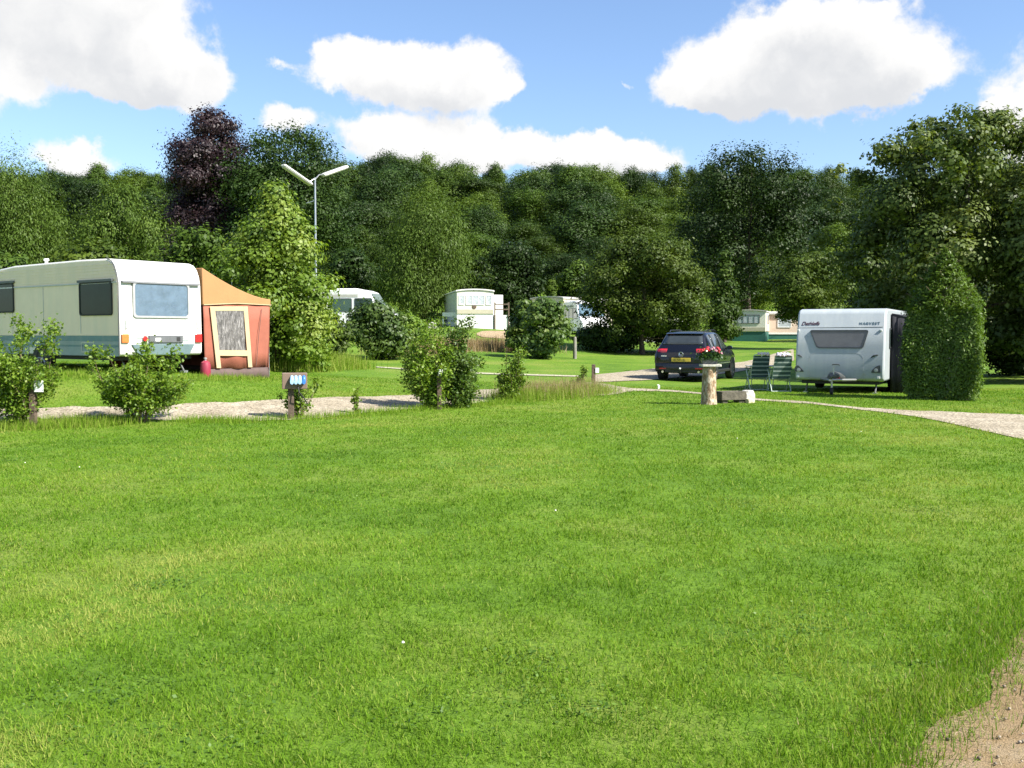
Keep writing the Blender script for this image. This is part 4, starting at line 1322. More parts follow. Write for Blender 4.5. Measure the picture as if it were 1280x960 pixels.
def awning():
    # stands against the far side of the old caravan; its end wall continues the caravan's rear
    W = 2.18
    base = CP + EW * W + EL * .03
    z0 = H(base[0] + EW[0] * 1.2, base[1] + EW[1] * 1.2) - .02
    base = np.array([base[0], base[1], z0])
    t = thing('awning_tent', 'ochre roofed terracotta awning tent standing against the old caravan', 'awning', tuple(base), math.atan2(EL[1], EL[0]))
    # local: x forwards, y = -outwards

    def ap(px, py):
        s, z = on_plane(px, py, base, EW)
        return -s, z
    D = -ap(339, 420)[0]
    zr0 = 2.50 + CP[2] - z0                      # where the roof meets the caravan
    ze = ap(340, 381.5)[1]; zo = ap(340, 374.5)[1]
    # roof: curved sweep from the caravan roof down to the eave
    ys = np.linspace(0.06, D, 9)
    zs = zr0 - (zr0 - zo) * (1 - (1 - (ys - .06) / (D - .06)) ** 1.55)
    Lx = 4.2
    top = [(-y, z) for y, z in zip(ys, zs)]
    rf = MB()
    rf.prism([(0.0, y, z) for y, z in top] + [(0.0, -D, ze), (0.0, -.06, ap(252, 381)[1])], (Lx, 0, 0))
    rf.build('roof', M_YELLOW, t, bevel=.02, smooth=40)
    # scalloped hem line
    MB().tube([(-.006, -.08, ap(252, 381)[1]), (-.010, -D * .5, ze + .02), (-.006, -D - .004, ze)], .012, 6).build('hem', M_CREAM, t)
    # end wall, sloping inwards a little at the foot, with soft folds
    n = 30
    zb = .24
    mb = MB()
    rowsz = [ze + .005, ze * .75 + zb * .25, ze * .5 + zb * .5, ze * .25 + zb * .75, zb]
    for j, z in enumerate(rowsz):
        f = j / 4
        for i in range(n + 1):
            u = i / n
            y = -.08 - .05 * f - u * (D - .10 - .13 * f)
            x = .02 + .014 * math.sin(u * 21 + z * 2.2) * (.4 + f) + (.05 * f if u > .62 else .02 * f) * math.sin(u * 9)
            mb.v.append((x, y, z))
    for j in range(4):
        for i in range(n):
            a = j * (n + 1) + i
            mb.f.append([a, a + 1, a + n + 2, a + n + 1]); mb.m.append(0)
    w = mb.build('wall', M_TERRA, t, smooth=180)
    so_ = w.modifiers.new('cloth', 'SOLIDIFY'); so_.thickness = .012; so_.offset = -1
    # outer wall and far end
    MB().prism([(.05, -D + .05, zb), (.03, -D + .01, ze), (Lx - .02, -D + .01, ze), (Lx - .04, -D + .05, zb)], (0, .012, 0)).build('wall', M_TERRA, t)
    MB().prism([(Lx - .05, -.1, zb), (Lx - .05, -.1, 1.65), (Lx - .05, -D + .02, ze), (Lx - .05, -D + .05, zb)], (-.012, 0, 0)).build('wall', M_TERRA, t)
    # window with cream border whose side bands run on to the ground
    yl, zl = ap(262, 440); yr, _ = ap(309, 440); _, zt = ap(262, 384)
    q = [ap(269.5, 438), ap(306, 438.5), ap(303.6, 388), ap(267.3, 388)]
    fr = MB()
    for a, b, c, d_ in (((261.5, 383), (267.5, 383), (275.5, 460), (270, 460)), ((303.4, 383), (308.6, 383), (314.5, 459), (309.5, 459))):
        fr.prism([(-.032, *ap(*k)) for k in (a, b, c, d_)], (.016, 0, 0))
    fr.prism([(-.030, *ap(*k)) for k in ((263, 383), (307, 383), (307.5, 388.5), (264, 388.5))], (.014, 0, 0))
    fr.prism([(-.030, *ap(*k)) for k in ((269, 437.5), (308.5, 438), (309, 445), (270, 444.5))], (.014, 0, 0))
    f = fr.build('window', M_CREAM, t)
    MB().prism([(-.024, y, z) for y, z in q], (.010, 0, 0)).build('pane', M_PVC, f)
    # seam of the door zip
    s0, s1 = ap(327, 386), ap(320, 457)
    MB().tube([(-.008, s0[0], s0[1]), (-.014, (s0[0] + s1[0]) / 2 + .02, (s0[1] + s1[1]) / 2), (-.012, s1[0], s1[1])], .007, 5).build('zip', M_MUD, t)
    # mud flap
    mb = MB()
    for j, z in enumerate((zb + .01, .12, -.06)):
        for i in range(n + 1):
            u = i / n
            mb.v.append((.02 + .03 * j * (.5 + .5 * math.sin(u * 24)) - .03 * j, -.13 - u * (D - .23), z))
    for j in range(2):
        for i in range(n):
            a = j * (n + 1) + i
            mb.f.append([a, a + 1, a + n + 2, a + n + 1]); mb.m.append(0)
    k = mb.build('mud_flap', M_MUD, t, smooth=180)
    so_ = k.modifiers.new('cloth', 'SOLIDIFY'); so_.thickness = .01
    MB().prism([(.06, -D + .06, -.05), (.05, -D + .04, zb), (Lx - .05, -D + .04, zb), (Lx - .06, -D + .06, -.05)], (0, .01, 0)).build('mud_flap', M_MUD, t)
    for x in (.06, Lx - .1):
        MB().tube([(x, -D + .03, -.05), (x, -D + .05, zo - .05)], .014, 6).build('pole', M_STEEL, t)


awning()

# red gas bottle between caravan and awning
gb = at(249, 470, 24.0)
gx_, gy_ = CP[0] + EW[0] * 2.02 - .34 * .8 * -1, CP[1] + EW[1] * 2.02 - .34 * .6
gz = H(gx_, gy_)
t = thing('gas_bottle', 'red gas bottle standing beneath the tail lamp of the old caravan', 'gas bottle', (gx_, gy_, gz))
MB().lathe([(.02, -.02), (.13, -.02), (.15, .04), (.15, .33), (.13, .42), (.06, .47), (.03, .48)], (0, 0, 0), 'z', 18).build('bottle', plain('red_gas_paint', (.26, .025, .05), .5), t, smooth=40)
t.scale = (.8, .8, .8)
MB().lathe([(.03, .47), (.03, .52), (.05, .53), (.05, .56), (.01, .57)], (0, 0, 0), 'z', 10).build('valve', M_TRIM, t, smooth=40)


# ------------------------------------------------------------------ the modern caravan seen from the front
M_MODERN = plain('modern_caravan_grp', (.35, .385, .405), .28, var=.03, scale=2, dirt=(.5, .52, .5))  # white shell, base colour darkened to grey to stand in for tree shade
M_BLIND = plain('tinted_front_window', (.115, .118, .128), .10, var=.15, scale=4, spec=.5)
M_DGREY = plain('dark_grey_moulding', (.055, .06, .062), .4, var=.15)
M_LOGO = plain('dark_red_script', (.10, .02, .035), .5, var=.1)
M_BLUEG = plain('blue_grey_lettering', (.09, .15, .19), .5, var=.05)
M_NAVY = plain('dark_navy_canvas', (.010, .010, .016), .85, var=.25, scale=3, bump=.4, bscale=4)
CA = R(28)
MC = np.array([8.79, 27.0, 0.0])


def modern_caravan():
    z0 = H(MC[0], MC[1]) - .0
    fx = np.array([-math.sin(CA), -math.cos(CA), 0])         # towards the drawbar
    t = thing('touring_caravan', 'modern white touring caravan with a wide tinted front window and drawbar facing the lawn', 'caravan', (MC[0], MC[1], z0), math.atan2(fx[1], fx[0]))
    W = 1.155
    # local +x = front, +y = right hand of someone looking along +x -> picture left is -y?  (y axis = fx rotated by 90 deg)
    s = 1
    # side profile (x = distance in front of the face's foot, z)
    prof = [(-.10, .33), (0, .37), (.02, .62), (-.01, 1.0), (-.05, 1.28), (-.12, 1.72), (-.155, 1.76), (-.24, 2.12), (-.34, 2.235), (-.55, 2.275), (-5.0, 2.275), (-5.35, 2.2), (-5.5, 1.2), (-5.45, .35)]
    prof = [(x, z) for x, z in prof]
    secs = []
    for y, ins in ((-W, .0), (W, .0)):
        secs.append(y)
    mb = MB().prism([(x, -W, z) for x, z in prof], (0, 2 * W, 0))
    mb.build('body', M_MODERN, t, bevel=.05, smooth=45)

    def face_x(z):
        zz = [p[1] for p in prof[1:8]]; xx = [p[0] for p in prof[1:8]]
        return float(np.interp(z, zz, xx))

    zs_px = lambda py: CAMZ + (417 - py) / F * 26.9 - z0

    def yl(px, z=1.0):
        # picture column to local y on the face
        a = MC + fx * face_x(z)
        e = np.array([math.cos(CA), -math.sin(CA), 0])        # towards picture right
        sdist, _ = on_plane(px, 430, a, e)
        return sdist
    ysg = 1.0   # sign turning picture-right distance into local y
    ly = np.array([-fx[1], fx[0], 0])
    ysg = float(np.sign(ly @ np.array([math.cos(CA), -math.sin(CA), 0])))

    def P(px, py, off=.0):
        z = zs_px(py)
        return np.array([face_x(z) + off, ysg * yl(px, z), z])
    # front window
    q = [P(1021, 435.5), P(1079, 435.5), P(1086, 412.5), P(1012, 412.5)]
    yz = rpoly([(p[1], p[2]) for p in q], .07)
    inn = shrink(yz, .035)
    on = lambda yz_, o: [(face_x(z) + o, y, z) for y, z in yz_]
    fr = MB().ring(on(yz, -.01), on(inn, -.01), (.034, 0, .004)).build('window', M_DGREY, t)
    MB().prism(on(inn, -.01), (.024, 0, .003)).build('pane', M_BLIND, fr)
    # step line under the roof cap
    MB().tube([P(996.5, 409.5, .004), P(1103.5, 408.6, .004)], .009, 6).build('seam', M_TRIM, t)
    # locker lid outline
    lid = rpoly([(p[1], p[2]) for p in (P(1011, 474), P(1080.5, 474), P(1080, 441), P(1012, 441))], .22, 6)
    li = shrink(lid, .012)
    MB().ring(on(lid, -.002), on(li, -.002), (.006, 0, 0)).build('locker_lid', M_TRIM, t)
    h = [P(1041, 456.5, .004), P(1041.5, 455.5, .035), P(1049, 455.5, .035), P(1050, 456.5, .004)]
    MB().tube(h, .012, 6).build('handle', M_DGREY, t)
    # seams and lower moulding
    for px in (1012, 1081.5):
        MB().tube([P(px, 466, .003), P(px, 475, .003)], .005, 5).build('seam', M_TRIM, t)
    # curved eyebrow grips and lamps
    for side, pts, lamp in ((-1, [(997, 444.5), (1000, 444.8), (1003, 447)], [(994, 459), (998, 457), (1003, 462), (1006, 465.5), (994, 465.5)]),
                            (1, [(1089, 446.5), (1093, 444), (1098, 443.3)], [(1089, 465.3), (1091.5, 461), (1096, 457), (1101, 455.5), (1101.5, 465.3)])):
        MB().tube([P(a, b, .012) for a, b in pts], [.010, .026, .012], 6).build('grip', M_DGREY, t)
        p3 = [P(a, b) for a, b in lamp]
        l = MB().prism(on(rpoly([(p[1], p[2]) for p in p3], .04), -.004), (.02, 0, 0)).build('lamp_cluster', M_DGREY, t)
        c = np.mean([p for p in p3], 0)
        MB().lathe([(.001, 0), (.05, 0), (.052, .012), (.001, .016)], (c[0] + .012, c[1], c[2] - .03), 'x', 14).build('lens', M_TRIM, l, smooth=40)
    for px in (998, 1099):
        p = P(px, 471.5)
        MB().box(p[0] - .005, p[0] + .018, p[1] - .035, p[1] + .035, p[2] - .03, p[2] + .03).build('marker_lamp', M_TAG, t, bevel=.008)
    for px in (998, 1101):
        p = P(px, 413)
        MB().box(p[0] - .005, p[0] + .02, p[1] - .03, p[1] + .03, p[2] - .03, p[2] + .03).build('marker_lamp', M_TAG, t, bevel=.008)
    # script and model lettering on the roof cap
    ey = np.array([0, ysg, 0])
    upv = np.array([-.085, 0, .36]) / np.linalg.norm([-.085, 0, .36])
    nrm = np.cross(ey, upv)
    if nrm[0] < 0: nrm = -nrm
    for txt, px, py, sz, m, shr, spc in (('Dethleffs', 1001.5, 406.3, .145, M_LOGO, .35, .92), ('HARVEST', 1074, 405.8, .10, M_BLUEG, 0, 1.35)):
        p = P(px, py)
        o = np.array([p[0], p[1], p[2]]) + nrm * .004
        text_mesh(txt, sz, m, t, frame_matrix(o, ey, upv), 'lettering', shr, spc)
    # drawbar with hitch cover, jockey wheel
    db = MB()
    db.tube([(-.3, .55, .36), (1.15, .02, .40)], .035, 6).tube([(-.3, -.55, .36), (1.15, -.02, .40)], .035, 6)
    db.build('drawbar', M_STEEL, t)
    MB().loft([[(x, w * math.cos(a), zc + hh * math.sin(a)) for a in np.linspace(0, 2 * math.pi, 12, endpoint=False)] for x, w, hh, zc in
               ((.2, .22, .10, .42), (.5, .20, .13, .47), (.85, .12, .11, .50), (1.2, .07, .08, .50), (1.38, .05, .05, .48))]).build('hitch_cover', M_DGREY, t, smooth=60)
    MB().tube([(1.1, .06, .50), (1.1, .06, .74), (1.18, .06, .76)], .016, 6).build('jockey_handle', M_STEEL, t)
    j = MB().tube([(1.0, .0, .62), (1.0, .0, .14)], .026, 8).build('jockey_tube', M_STEEL, t)
    MB().lathe([(.02, -.035), (.10, -.03), (.10, .03), (.02, .035)], (1.0, 0, .10), 'y', 16).build('jockey_wheel', M_BLACK, j, smooth=40)
    MB().tube([(.62, .12, .55), (.75, .14, .40), (.9, .06, .45)], .016, 6).build('hose', M_RED, t)
    # running gear and steadies
    MB().box(-5.3, -.15, -W + .15, W - .15, .24, .36).build('chassis', M_BLACK, t)
    for y0, y1 in ((W - .25, W - .03), (-W + .25, -W + .03)):
        wheel(t, -2.7, y0, y1, .30, .31, M_STEEL)
    for y in (W - .25, -W + .25):
        MB().tube([(-.45, y, .30), (-.2, y, .02)], .022, 6).box(-.28, -.12, y - .06, y + .06, -.02, .02).build('corner_steady', M_STEEL, t)
    # left skin: a window and the rail, for whoever steps aside
    for ys in (1, -1):
        for x0, x1 in ((-1.9, -.8), (-4.6, -3.5)):
            window('window', rrect(x0, x1, 1.2, 1.75, .07), (0, ys * (W - .002), 0), (1, 0, 0), (0, 0, 1), (0, ys, 0), M_DGREY, M_DKGLASS, t, .035, .03)
    return t, ysg


mc_root, MC_Y = modern_caravan()


def dark_awning():
    fx = np.array([-math.sin(CA), -math.cos(CA), 0]); rt = np.array([math.cos(CA), -math.sin(CA), 0])
    W, D = 1.155, 1.35
    b = MC + rt * (W + .03) - fx * 1.0
    z0 = H(b[0], b[1])
    t = thing('awning_tent', 'almost black awning tent shaded between the modern caravan and the conifer', 'awning', (b[0], b[1], z0), math.atan2(fx[1], fx[0]))
    s = MC_Y
    L = 3.6
    MB().prism([(-.02, 0, 2.16), (-.02, s * D, 1.80), (-.02, s * D, 1.74), (-.02, 0, 2.08)], (-L, 0, 0)).build('roof', M_NAVY, t)
    n = 26
    for x_, nm in ((-.03, 'wall'), (-L + .03, 'wall')):
        mb = MB()
        for j, f in enumerate(np.linspace(0, 1, 5)):
            for i in range(n + 1):
                u = i / n
                z = (2.09 - .33 * u) * (1 - f)
                mb.v.append((x_ + .03 * math.sin(u * 40) * (.3 + f), s * u * D, z))
        for j in range(4):
            for i in range(n):
                a = j * (n + 1) + i
                mb.f.append([a, a + 1, a + n + 2, a + n + 1]); mb.m.append(0)
        w = mb.build(nm, M_NAVY, t, smooth=180)
        so_ = w.modifiers.new('cloth', 'SOLIDIFY'); so_.thickness = .012
    MB().prism([(-.05, s * D, 0), (-.05, s * D, 1.76), (-L + .05, s * D, 1.76), (-L + .05, s * D, 0)], (0, s * .012, 0)).build('wall', M_NAVY, t)
    q = rrect(.62, .92, .55, 1.65, .04)
    MB().prism([(.012, s * a, zz) for a, zz in q], (.012, 0, 0)).build('pane', plain('curtain_behind_pane', (.36, .38, .38), .4, var=.2, scale=8), t)


dark_awning()


# ------------------------------------------------------------------ the dark car
M_CARP = plain('dark_navy_car_paint', (.005, .006, .011), .25, var=.05, spec=.35, coat=.5)
M_CARGL = plain('car_glass', (.035, .042, .045), .05, var=.2, scale=3, spec=.7)
M_CARBK = plain('car_black_trim', (.012, .012, .013), .5, var=.1)
M_LENS = plain('car_tail_lens', (.42, .012, .020), .12, var=.15, scale=12, coat=.6)
M_CHROME = plain('chrome', (.72, .73, .74), .15, .9, var=.04)
M_PLATE = plain('yellow_number_plate', (.72, .50, .06), .5, var=.05)
M_RIM = plain('alloy_rim', (.40, .41, .42), .3, .7, var=.05)


def car():
    hd = R(24)                                            # heading, to the right of the view axis
    fx = np.array([math.sin(hd), math.cos(hd), 0])
    rear = at(851, 478, 34.0)
    b = np.array([rear[0], rear[1], 0]);
    z0 = H(b[0] + fx[0] * 2, b[1] + fx[1] * 2)
    t = thing('parked_car', 'dark navy estate-like off-road car parked with its tailgate to the lawn', 'car', (b[0], b[1], z0 - .01), math.atan2(fx[1], fx[0]))
    # x forwards, y left; section = half outline from the sill up
    rows = [  # x, zb, w, zm, wm, belt, wb, zr, wr
        (0.00, .47, .80, .66, .86, .96, .80, .99, .74),
        (0.05, .40, .90, .70, .935, 1.02, .87, 1.06, .78),
        (0.14, .34, .93, .72, .955, 1.07, .90, 1.17, .77),
        (0.22, .32, .935, .73, .96, 1.09, .905, 1.27, .755),
        (0.42, .30, .94, .74, .962, 1.11, .91, 1.52, .675),
        (0.54, .30, .94, .74, .962, 1.12, .91, 1.645, .655),
        (0.80, .30, .94, .74, .964, 1.12, .912, 1.69, .655),
        (1.60, .29, .94, .74, .964, 1.12, .912, 1.725, .665),
        (2.30, .29, .94, .74, .964, 1.11, .912, 1.715, .66),
        (2.75, .29, .94, .74, .964, 1.10, .91, 1.655, .65),
        (3.20, .29, .94, .74, .964, 1.09, .905, 1.36, .72),
        (3.52, .29, .94, .74, .962, 1.08, .90, 1.12, .80),
        (4.10, .30, .94, .74, .955, 1.03, .88, 1.06, .74),
        (4.50, .32, .90, .72, .91, .92, .83, .97, .66),
        (4.70, .36, .78, .66, .80, .78, .72, .82, .56),
        (4.76, .42, .66, .60, .68, .68, .60, .70, .48)]
    secs = []
    for x, zb, w, zm, wm, belt, wb, zr, wr in rows:
        half = [(w * .82, zb), (w * .97, zb + .05), (w, zb + .16), (wm, zm), (wm * .995, zm + (belt - zm) * .55), (wb, belt), ((wb * .45 + wr * .55), belt + (zr - belt) * .6), (wr, zr - (zr - belt) * .06), (wr * .88, zr), (wr * .4, zr + .018)]
        sec = [(x, y, z) for y, z in half] + [(x, -y, z) for y, z in half[::-1]]
        secs.append(sec)
    MB().loft(secs).build('body', M_CARP, t, smooth=38)

    def row(x):
        xs = [r[0] for r in rows]
        return [float(np.interp(x, xs, [r[k] for r in rows])) for k in range(1, 9)]

    def side(x, f, s, off=.008):
        zb, w, zm, wm, belt, wb, zr, wr = row(x)
        yk = wb * .45 + wr * .55; zk = belt + (zr - belt) * .6
        if f < .6 / .94 * .94:
            g = f / .6; y = wb + (yk - wb) * g; z = belt + (zk - belt) * g
        else:
            g = (f - .6) / .34; y = yk + (wr - yk) * g; z = zk + ((zr - (zr - belt) * .06) - zk) * g
        return np.array([x, s * (y + off), z])
    for s in (1, -1):
        for xs in ((.62, .98), (1.06, 1.92), (2.02, 3.0)):
            mb = MB()
            sec = []
            for k in range(7):
                x = xs[0] + (xs[1] - xs[0]) * k / 6
                top = .86
                if xs[0] < .7: lo = .10 + .05 * (1 - k / 6)
                else: lo = .07
                x_t = x
                if xs[0] > 2 and k > 2: x_t = x - (k - 2) * .09
                sec.append([side(x, lo, s, -.01), side(x, lo, s), side((x + x_t) / 2, .5, s), side(x_t, top, s), side(x_t, top, s, -.01)])
            mb.loft(sec, close=False)
            g_ = mb.build('side_window', M_CARGL, t, smooth=50)
            so_ = g_.modifiers.new('pane', 'SOLIDIFY'); so_.thickness = .006
        # arches and wheels
        for x in (.92, 3.78):
            a = [(x + math.cos(q) * .43, s * .962, .37 + math.sin(q) * .43) for q in np.linspace(-.25, math.pi + .25, 20)]
            MB().prism(a, (0, s * .012, 0)).build('wheel_arch', M_CARBK, t)
            wheel(t, x, s * .74, s * .985, .355, .36, M_RIM)
        MB().box(1.34, 3.34, s * .93 - .03, s * .93 + .04, .30, .40).build('sill', M_CARBK, t, bevel=.015)
        MB().box(1.30, 3.36, s * .962 - .01, s * .962 + .012, .60, .625).build('side_moulding', M_CHROME, t, bevel=.006)
        for x in (1.30, 2.22):
            MB().box(x, x + .19, s * .945 - .02, s * .945 + .035, .965, .995).build('door_handle', M_CARP, t, bevel=.01)
        MB().tube([(.75, s * .60, 1.70), (.95, s * .615, 1.765), (2.2, s * .62, 1.775), (2.5, s * .61, 1.73)], .017, 6).build('roof_rail', M_CARBK, t, smooth=60)
        m_ = MB().loft([[(x, s * (y + .11 * math.cos(a) * k), 1.15 + .075 * math.sin(a) * k) for a in np.linspace(0, 2 * math.pi, 12, endpoint=False)] for x, y, k in ((2.80, 1.04, .9), (2.86, 1.045, 1.0), (2.95, 1.04, .85), (3.0, 1.03, .45))])
        m_.tube([(2.9, s * .90, 1.10), (2.9, s * 1.0, 1.13)], .025, 6)
        m_.build('wing_mirror', M_CARP, t, smooth=40)
    # tailgate glass: sits on the slope between x=.2 and x=.53

    def rg(y, f, off=.008):
        x = .20 + (.525 - .20) * f
        zb, w, zm, wm, belt, wb, zr, wr = row(x)
        return np.array([x - off * .8, y, zr + .012 + off * .55])
    sec = []
    for k in range(9):
        u = -1 + k / 4
        sec.append([rg(u * (.70 - .10 * f), f) for f in np.linspace(.06, .93, 5)])
    g_ = MB().loft(sec, close=False).build('rear_window', M_CARGL, t, smooth=60)
    so_ = g_.modifiers.new('pane', 'SOLIDIFY'); so_.thickness = .006
    # spoiler lip over the glass
    MB().loft([[(.44, y, 1.655 - .03 * abs(y) ** 2), (.60, y, 1.695 - .03 * abs(y) ** 2), (.60, y, 1.66 - .03 * abs(y) ** 2), (.45, y, 1.635 - .03 * abs(y) ** 2)] for y in np.linspace(-.64, .64, 9)]).build('spoiler', M_CARP, t, smooth=50)
    # lamps wrap round the corner
    for s in (1, -1):
        sec = []
        for yy, xo in ((.50, -.012), (.66, -.014), (.80, .012), (.885, .10), (.925, .25)):
            sec.append([(xo + .06, s * yy, .85), (xo + .015, s * (yy + .012), .845), (xo + .03 , s * (yy + .012), 1.08), (xo + .12, s * yy, 1.14)])
        l = MB().loft(sec).build('tail_lamp', M_LENS, t, smooth=50)
        MB().box(-.012, .05, s * .55 - .04, s * .55 + .14 * s, .875, .905).build('reverse_lens', M_TAG, l)
    pl = MB().box(-.012, .05, -.33, .33, .70, .83).build('number_plate', M_PLATE, t, bevel=.008)
    MB().box(-.008, .05, -.42, .42, .665, .865).build('plate_recess', M_CARBK, t, bevel=.01)
    em = MB().lathe([(.001, 0), (.085, 0), (.085, .02), (.07, .022), (.001, .022)], (-.002, 0, .945), 'x', 24)
    em.build('emblem_disc', M_CARBK, t, smooth=40).location.x = -.012
    eb = MB()
    k = [(-.06, .05), (-.025, -.045), (0, .005), (.025, -.045), (.06, .05)]
    eb.tube([(-.018, y, .94 + z) for y, z in k], .012, 5)
    for q in range(24):
        a0, a1 = q * math.pi / 12, (q + 1) * math.pi / 12
        eb.tube([(-.018, .08 * math.cos(a0), .945 + .08 * math.sin(a0)), (-.018, .08 * math.cos(a1), .945 + .08 * math.sin(a1))], .008, 5, cap=False)
    eb.build('emblem', M_CHROME, t)
    # bumper, reflectors, diffuser, tow ball, exhausts
    MB().loft([[(-.055 + .10 * abs(y) ** 3, y, .64), (-.075 + .10 * abs(y) ** 3, y, .60), (-.06 + .10 * abs(y) ** 3, y, .42), (.1, y, .36), (.1, y, .64)] for y in np.linspace(-.90, .90, 13)]).build('bumper', M_CARP, t, smooth=40)
    MB().box(-.05, .1, -.55, .55, .33, .43).build('diffuser', M_CARBK, t, bevel=.02)
    for s in (1, -1):
        MB().box(-.055, 0, s * .62 - .12, s * .62 + .12, .455, .485).build('reflector', M_LENS, t)
        MB().lathe([(.03, 0), (.04, 0), (.04, .14), (.03, .14)], (-.08, s * .62, .36), 'x', 12).build('exhaust', M_CHROME, t, smooth=40)
    tb = MB().tube([(.1, 0, .33), (-.10, 0, .33), (-.14, 0, .40), (-.14, 0, .455)], .02, 6).build('tow_bar', M_CARBK, t)
    MB().lathe([(.001, -.035), (.03, -.02), (.036, .0), (.03, .022), (.001, .036)], (-.14, 0, .47), 'z', 12).build('tow_ball', M_TAG, tb, smooth=60)
    text_mesh('58-NH-SL', .105, M_CARBK, pl, frame_matrix((-.0135, .29, .728), (0, -1, 0), (0, 0, 1)), 'lettering', 0, 1.05, .001)
    return t


car()
# ------------------------------------------------------------------ folding chairs behind the car
M_CHG = plain('dark_green_chair_fabric', (.035, .075, .065), .8, var=.2, scale=10)
M_CHS = plain('pale_chair_stripe', (.30, .36, .33), .8, var=.2, scale=10)
M_CHF = plain('pale_green_chair_tube', (.42, .50, .42), .4, .2, var=.1)
M_TOWEL = plain('cream_towel', (.70, .60, .54), .9, var=.12, scale=9, bump=.5, bscale=12)
M_TOWEL2 = plain('lilac_towel', (.50, .46, .58), .9, var=.15, scale=9, bump=.5, bscale=12)


def chair():
    t = thing('camping_chair', 'x', 'chair', (0, 0, 0), 0, 'striped folding chairs beside the modern caravan')
    # sits facing +y; the camera sees the backrest from behind
    w, d = .27, .24
    for s in (1, -1):
        mb = MB().tube([(s * w, -.20, .02), (s * w, .02, .36), (s * w, .20, .62)], .013, 6)
        mb.build('leg', M_CHF, t)
        MB().tube([(s * w, .26, .0), (s * w, .10, .30), (s * w, -.16, .62), (s * w, -.26, .70)], .013, 6).build('leg', M_CHF, t)
        MB().box(s * w - .03, s * w + .03, -.20, .26, .615, .645).build('armrest', M_CHG, t, bevel=.01)
    fr = MB()
    fr.tube([(-w + .03, -.16, .36), (-w + .03, -.24, .66), (-w + .04, -.36, 1.00), (-w + .08, -.375, 1.03), (w - .08, -.375, 1.03), (w - .04, -.36, 1.00), (w - .03, -.24, .66), (w - .03, -.16, .36)], .012, 6)
    fr.tube([(-w, -.20, .02), (w, -.20, .02)], .011, 6).tube([(-w, .26, .012), (w, .26, .012)], .011, 6)
    fr.build('frame', M_CHF, t)
    bk = MB(); pa = MB()
    n = 15
    for k in range(n):
        f0, f1 = k / n, (k + .93) / n
        z0, z1 = .40 + .60 * f0, .40 + .60 * f1
        y0, y1 = -.185 - .18 * f0, -.185 - .18 * f1
        bk.mat(1 if k % 3 == 1 else 0)
        bk.prism([(-w + .025, y0, z0), (w - .025, y0, z0), (w - .025, y1, z1), (-w + .025, y1, z1)], (0, .012, .003))
    bk.build('backrest', [M_CHG, M_CHS], t)
    se = MB()
    for k in range(8):
        y0, y1 = -.17 + .41 * k / 8, -.17 + .41 * (k + .92) / 8
        se.mat(1 if k % 3 == 1 else 0)
        se.box(-w + .025, w - .025, y0, y1, .37 + .03 * k / 8, .382 + .03 * k / 8)
    se.build('seat', [M_CHG, M_CHS], t)
    return t


c0 = chair()
CH = []
for k, (px, py, lab, rz) in enumerate(((949, 488, 'green striped folding chair nearer the dark car', .10), (977, 490, 'green striped folding chair nearer the modern caravan', .04))):
    o = c0 if k == 0 else copy_tree(c0)
    p = G(px, py); X, Y = p[0], p[1] + .25
    o.location = (X, Y, H(X, Y)); o.rotation_euler = (0, 0, rz)
    o['label'] = lab
    CH.append((X, Y, H(X, Y), rz))


def towel(i, lab, mat, u0, u1, seed):
    """a crumpled cloth hung over the top bar of a chair"""
    g = np.random.default_rng(seed)
    X, Y, Z, rz = CH[i]
    mb = MB()
    nu, nv = 14, 13
    for a in range(nu + 1):
        u = u0 + (u1 - u0) * a / nu
        for b in range(nv + 1):
            v = b / nv * 2 - 1
            hang = .05 + .03 * math.sin(a * 1.1 + seed)
            th = v * 1.9
            y = .032 * math.sin(th) - .372 + (.012 * v)
            z = 1.038 + .028 * math.cos(th) - max(0, abs(v) - .55) * hang * 1.3 + .022 * math.sin(a * 1.7 + v * 2) + g.normal(0, .006)
            mb.v.append((u, y + g.normal(0, .006), z + .012))
    for a in range(nu):
        for b in range(nv):
            q = a * (nv + 1) + b
            mb.f.append([q, q + 1, q + nv + 2, q + nv + 1]); mb.m.append(0)
    o = mb.build('towel', mat, None, smooth=180)
    so_ = o.modifiers.new('cloth', 'SOLIDIFY'); so_.thickness = .012
    o.location = (X, Y, Z); o.rotation_euler = (0, 0, rz)
    tag(o, lab, 'towel')


towel(0, 'cream towel crumpled over the top of the chair nearer the dark car', M_TOWEL, -.12, .22, 3)
towel(1, 'lilac and cream towel crumpled over the chair nearer the modern caravan', M_TOWEL2, -.20, .16, 5)


def camp_table():
    X, Y = (CH[0][0] + CH[1][0]) / 2 + .15, CH[0][1] + 1.0
    t = thing('camping_table', 'small pale folding table seen between the two striped chairs', 'table', (X, Y, H(X, Y)))
    MB().box(-.40, .40, -.28, .28, .66, .69).build('table_top', M_LAMPW, t, bevel=.01)
    for sx in (1, -1):
        for sy in (1, -1):
            MB().tube([(sx * .36, sy * .24, .66), (sx * .30, sy * .24, 0)], .012, 6).build('leg', M_STEEL, t)
    o = MB().lathe([(.02, 0), (.07, .0), (.085, .10), (.08, .12), (.01, .10)], (X - .06, Y, H(X, Y) + .69), 'z', 14).build('bowl', M_TAG, None, smooth=40)
    tag(o, 'white bowl standing on the small folding table', 'bowl')


camp_table()


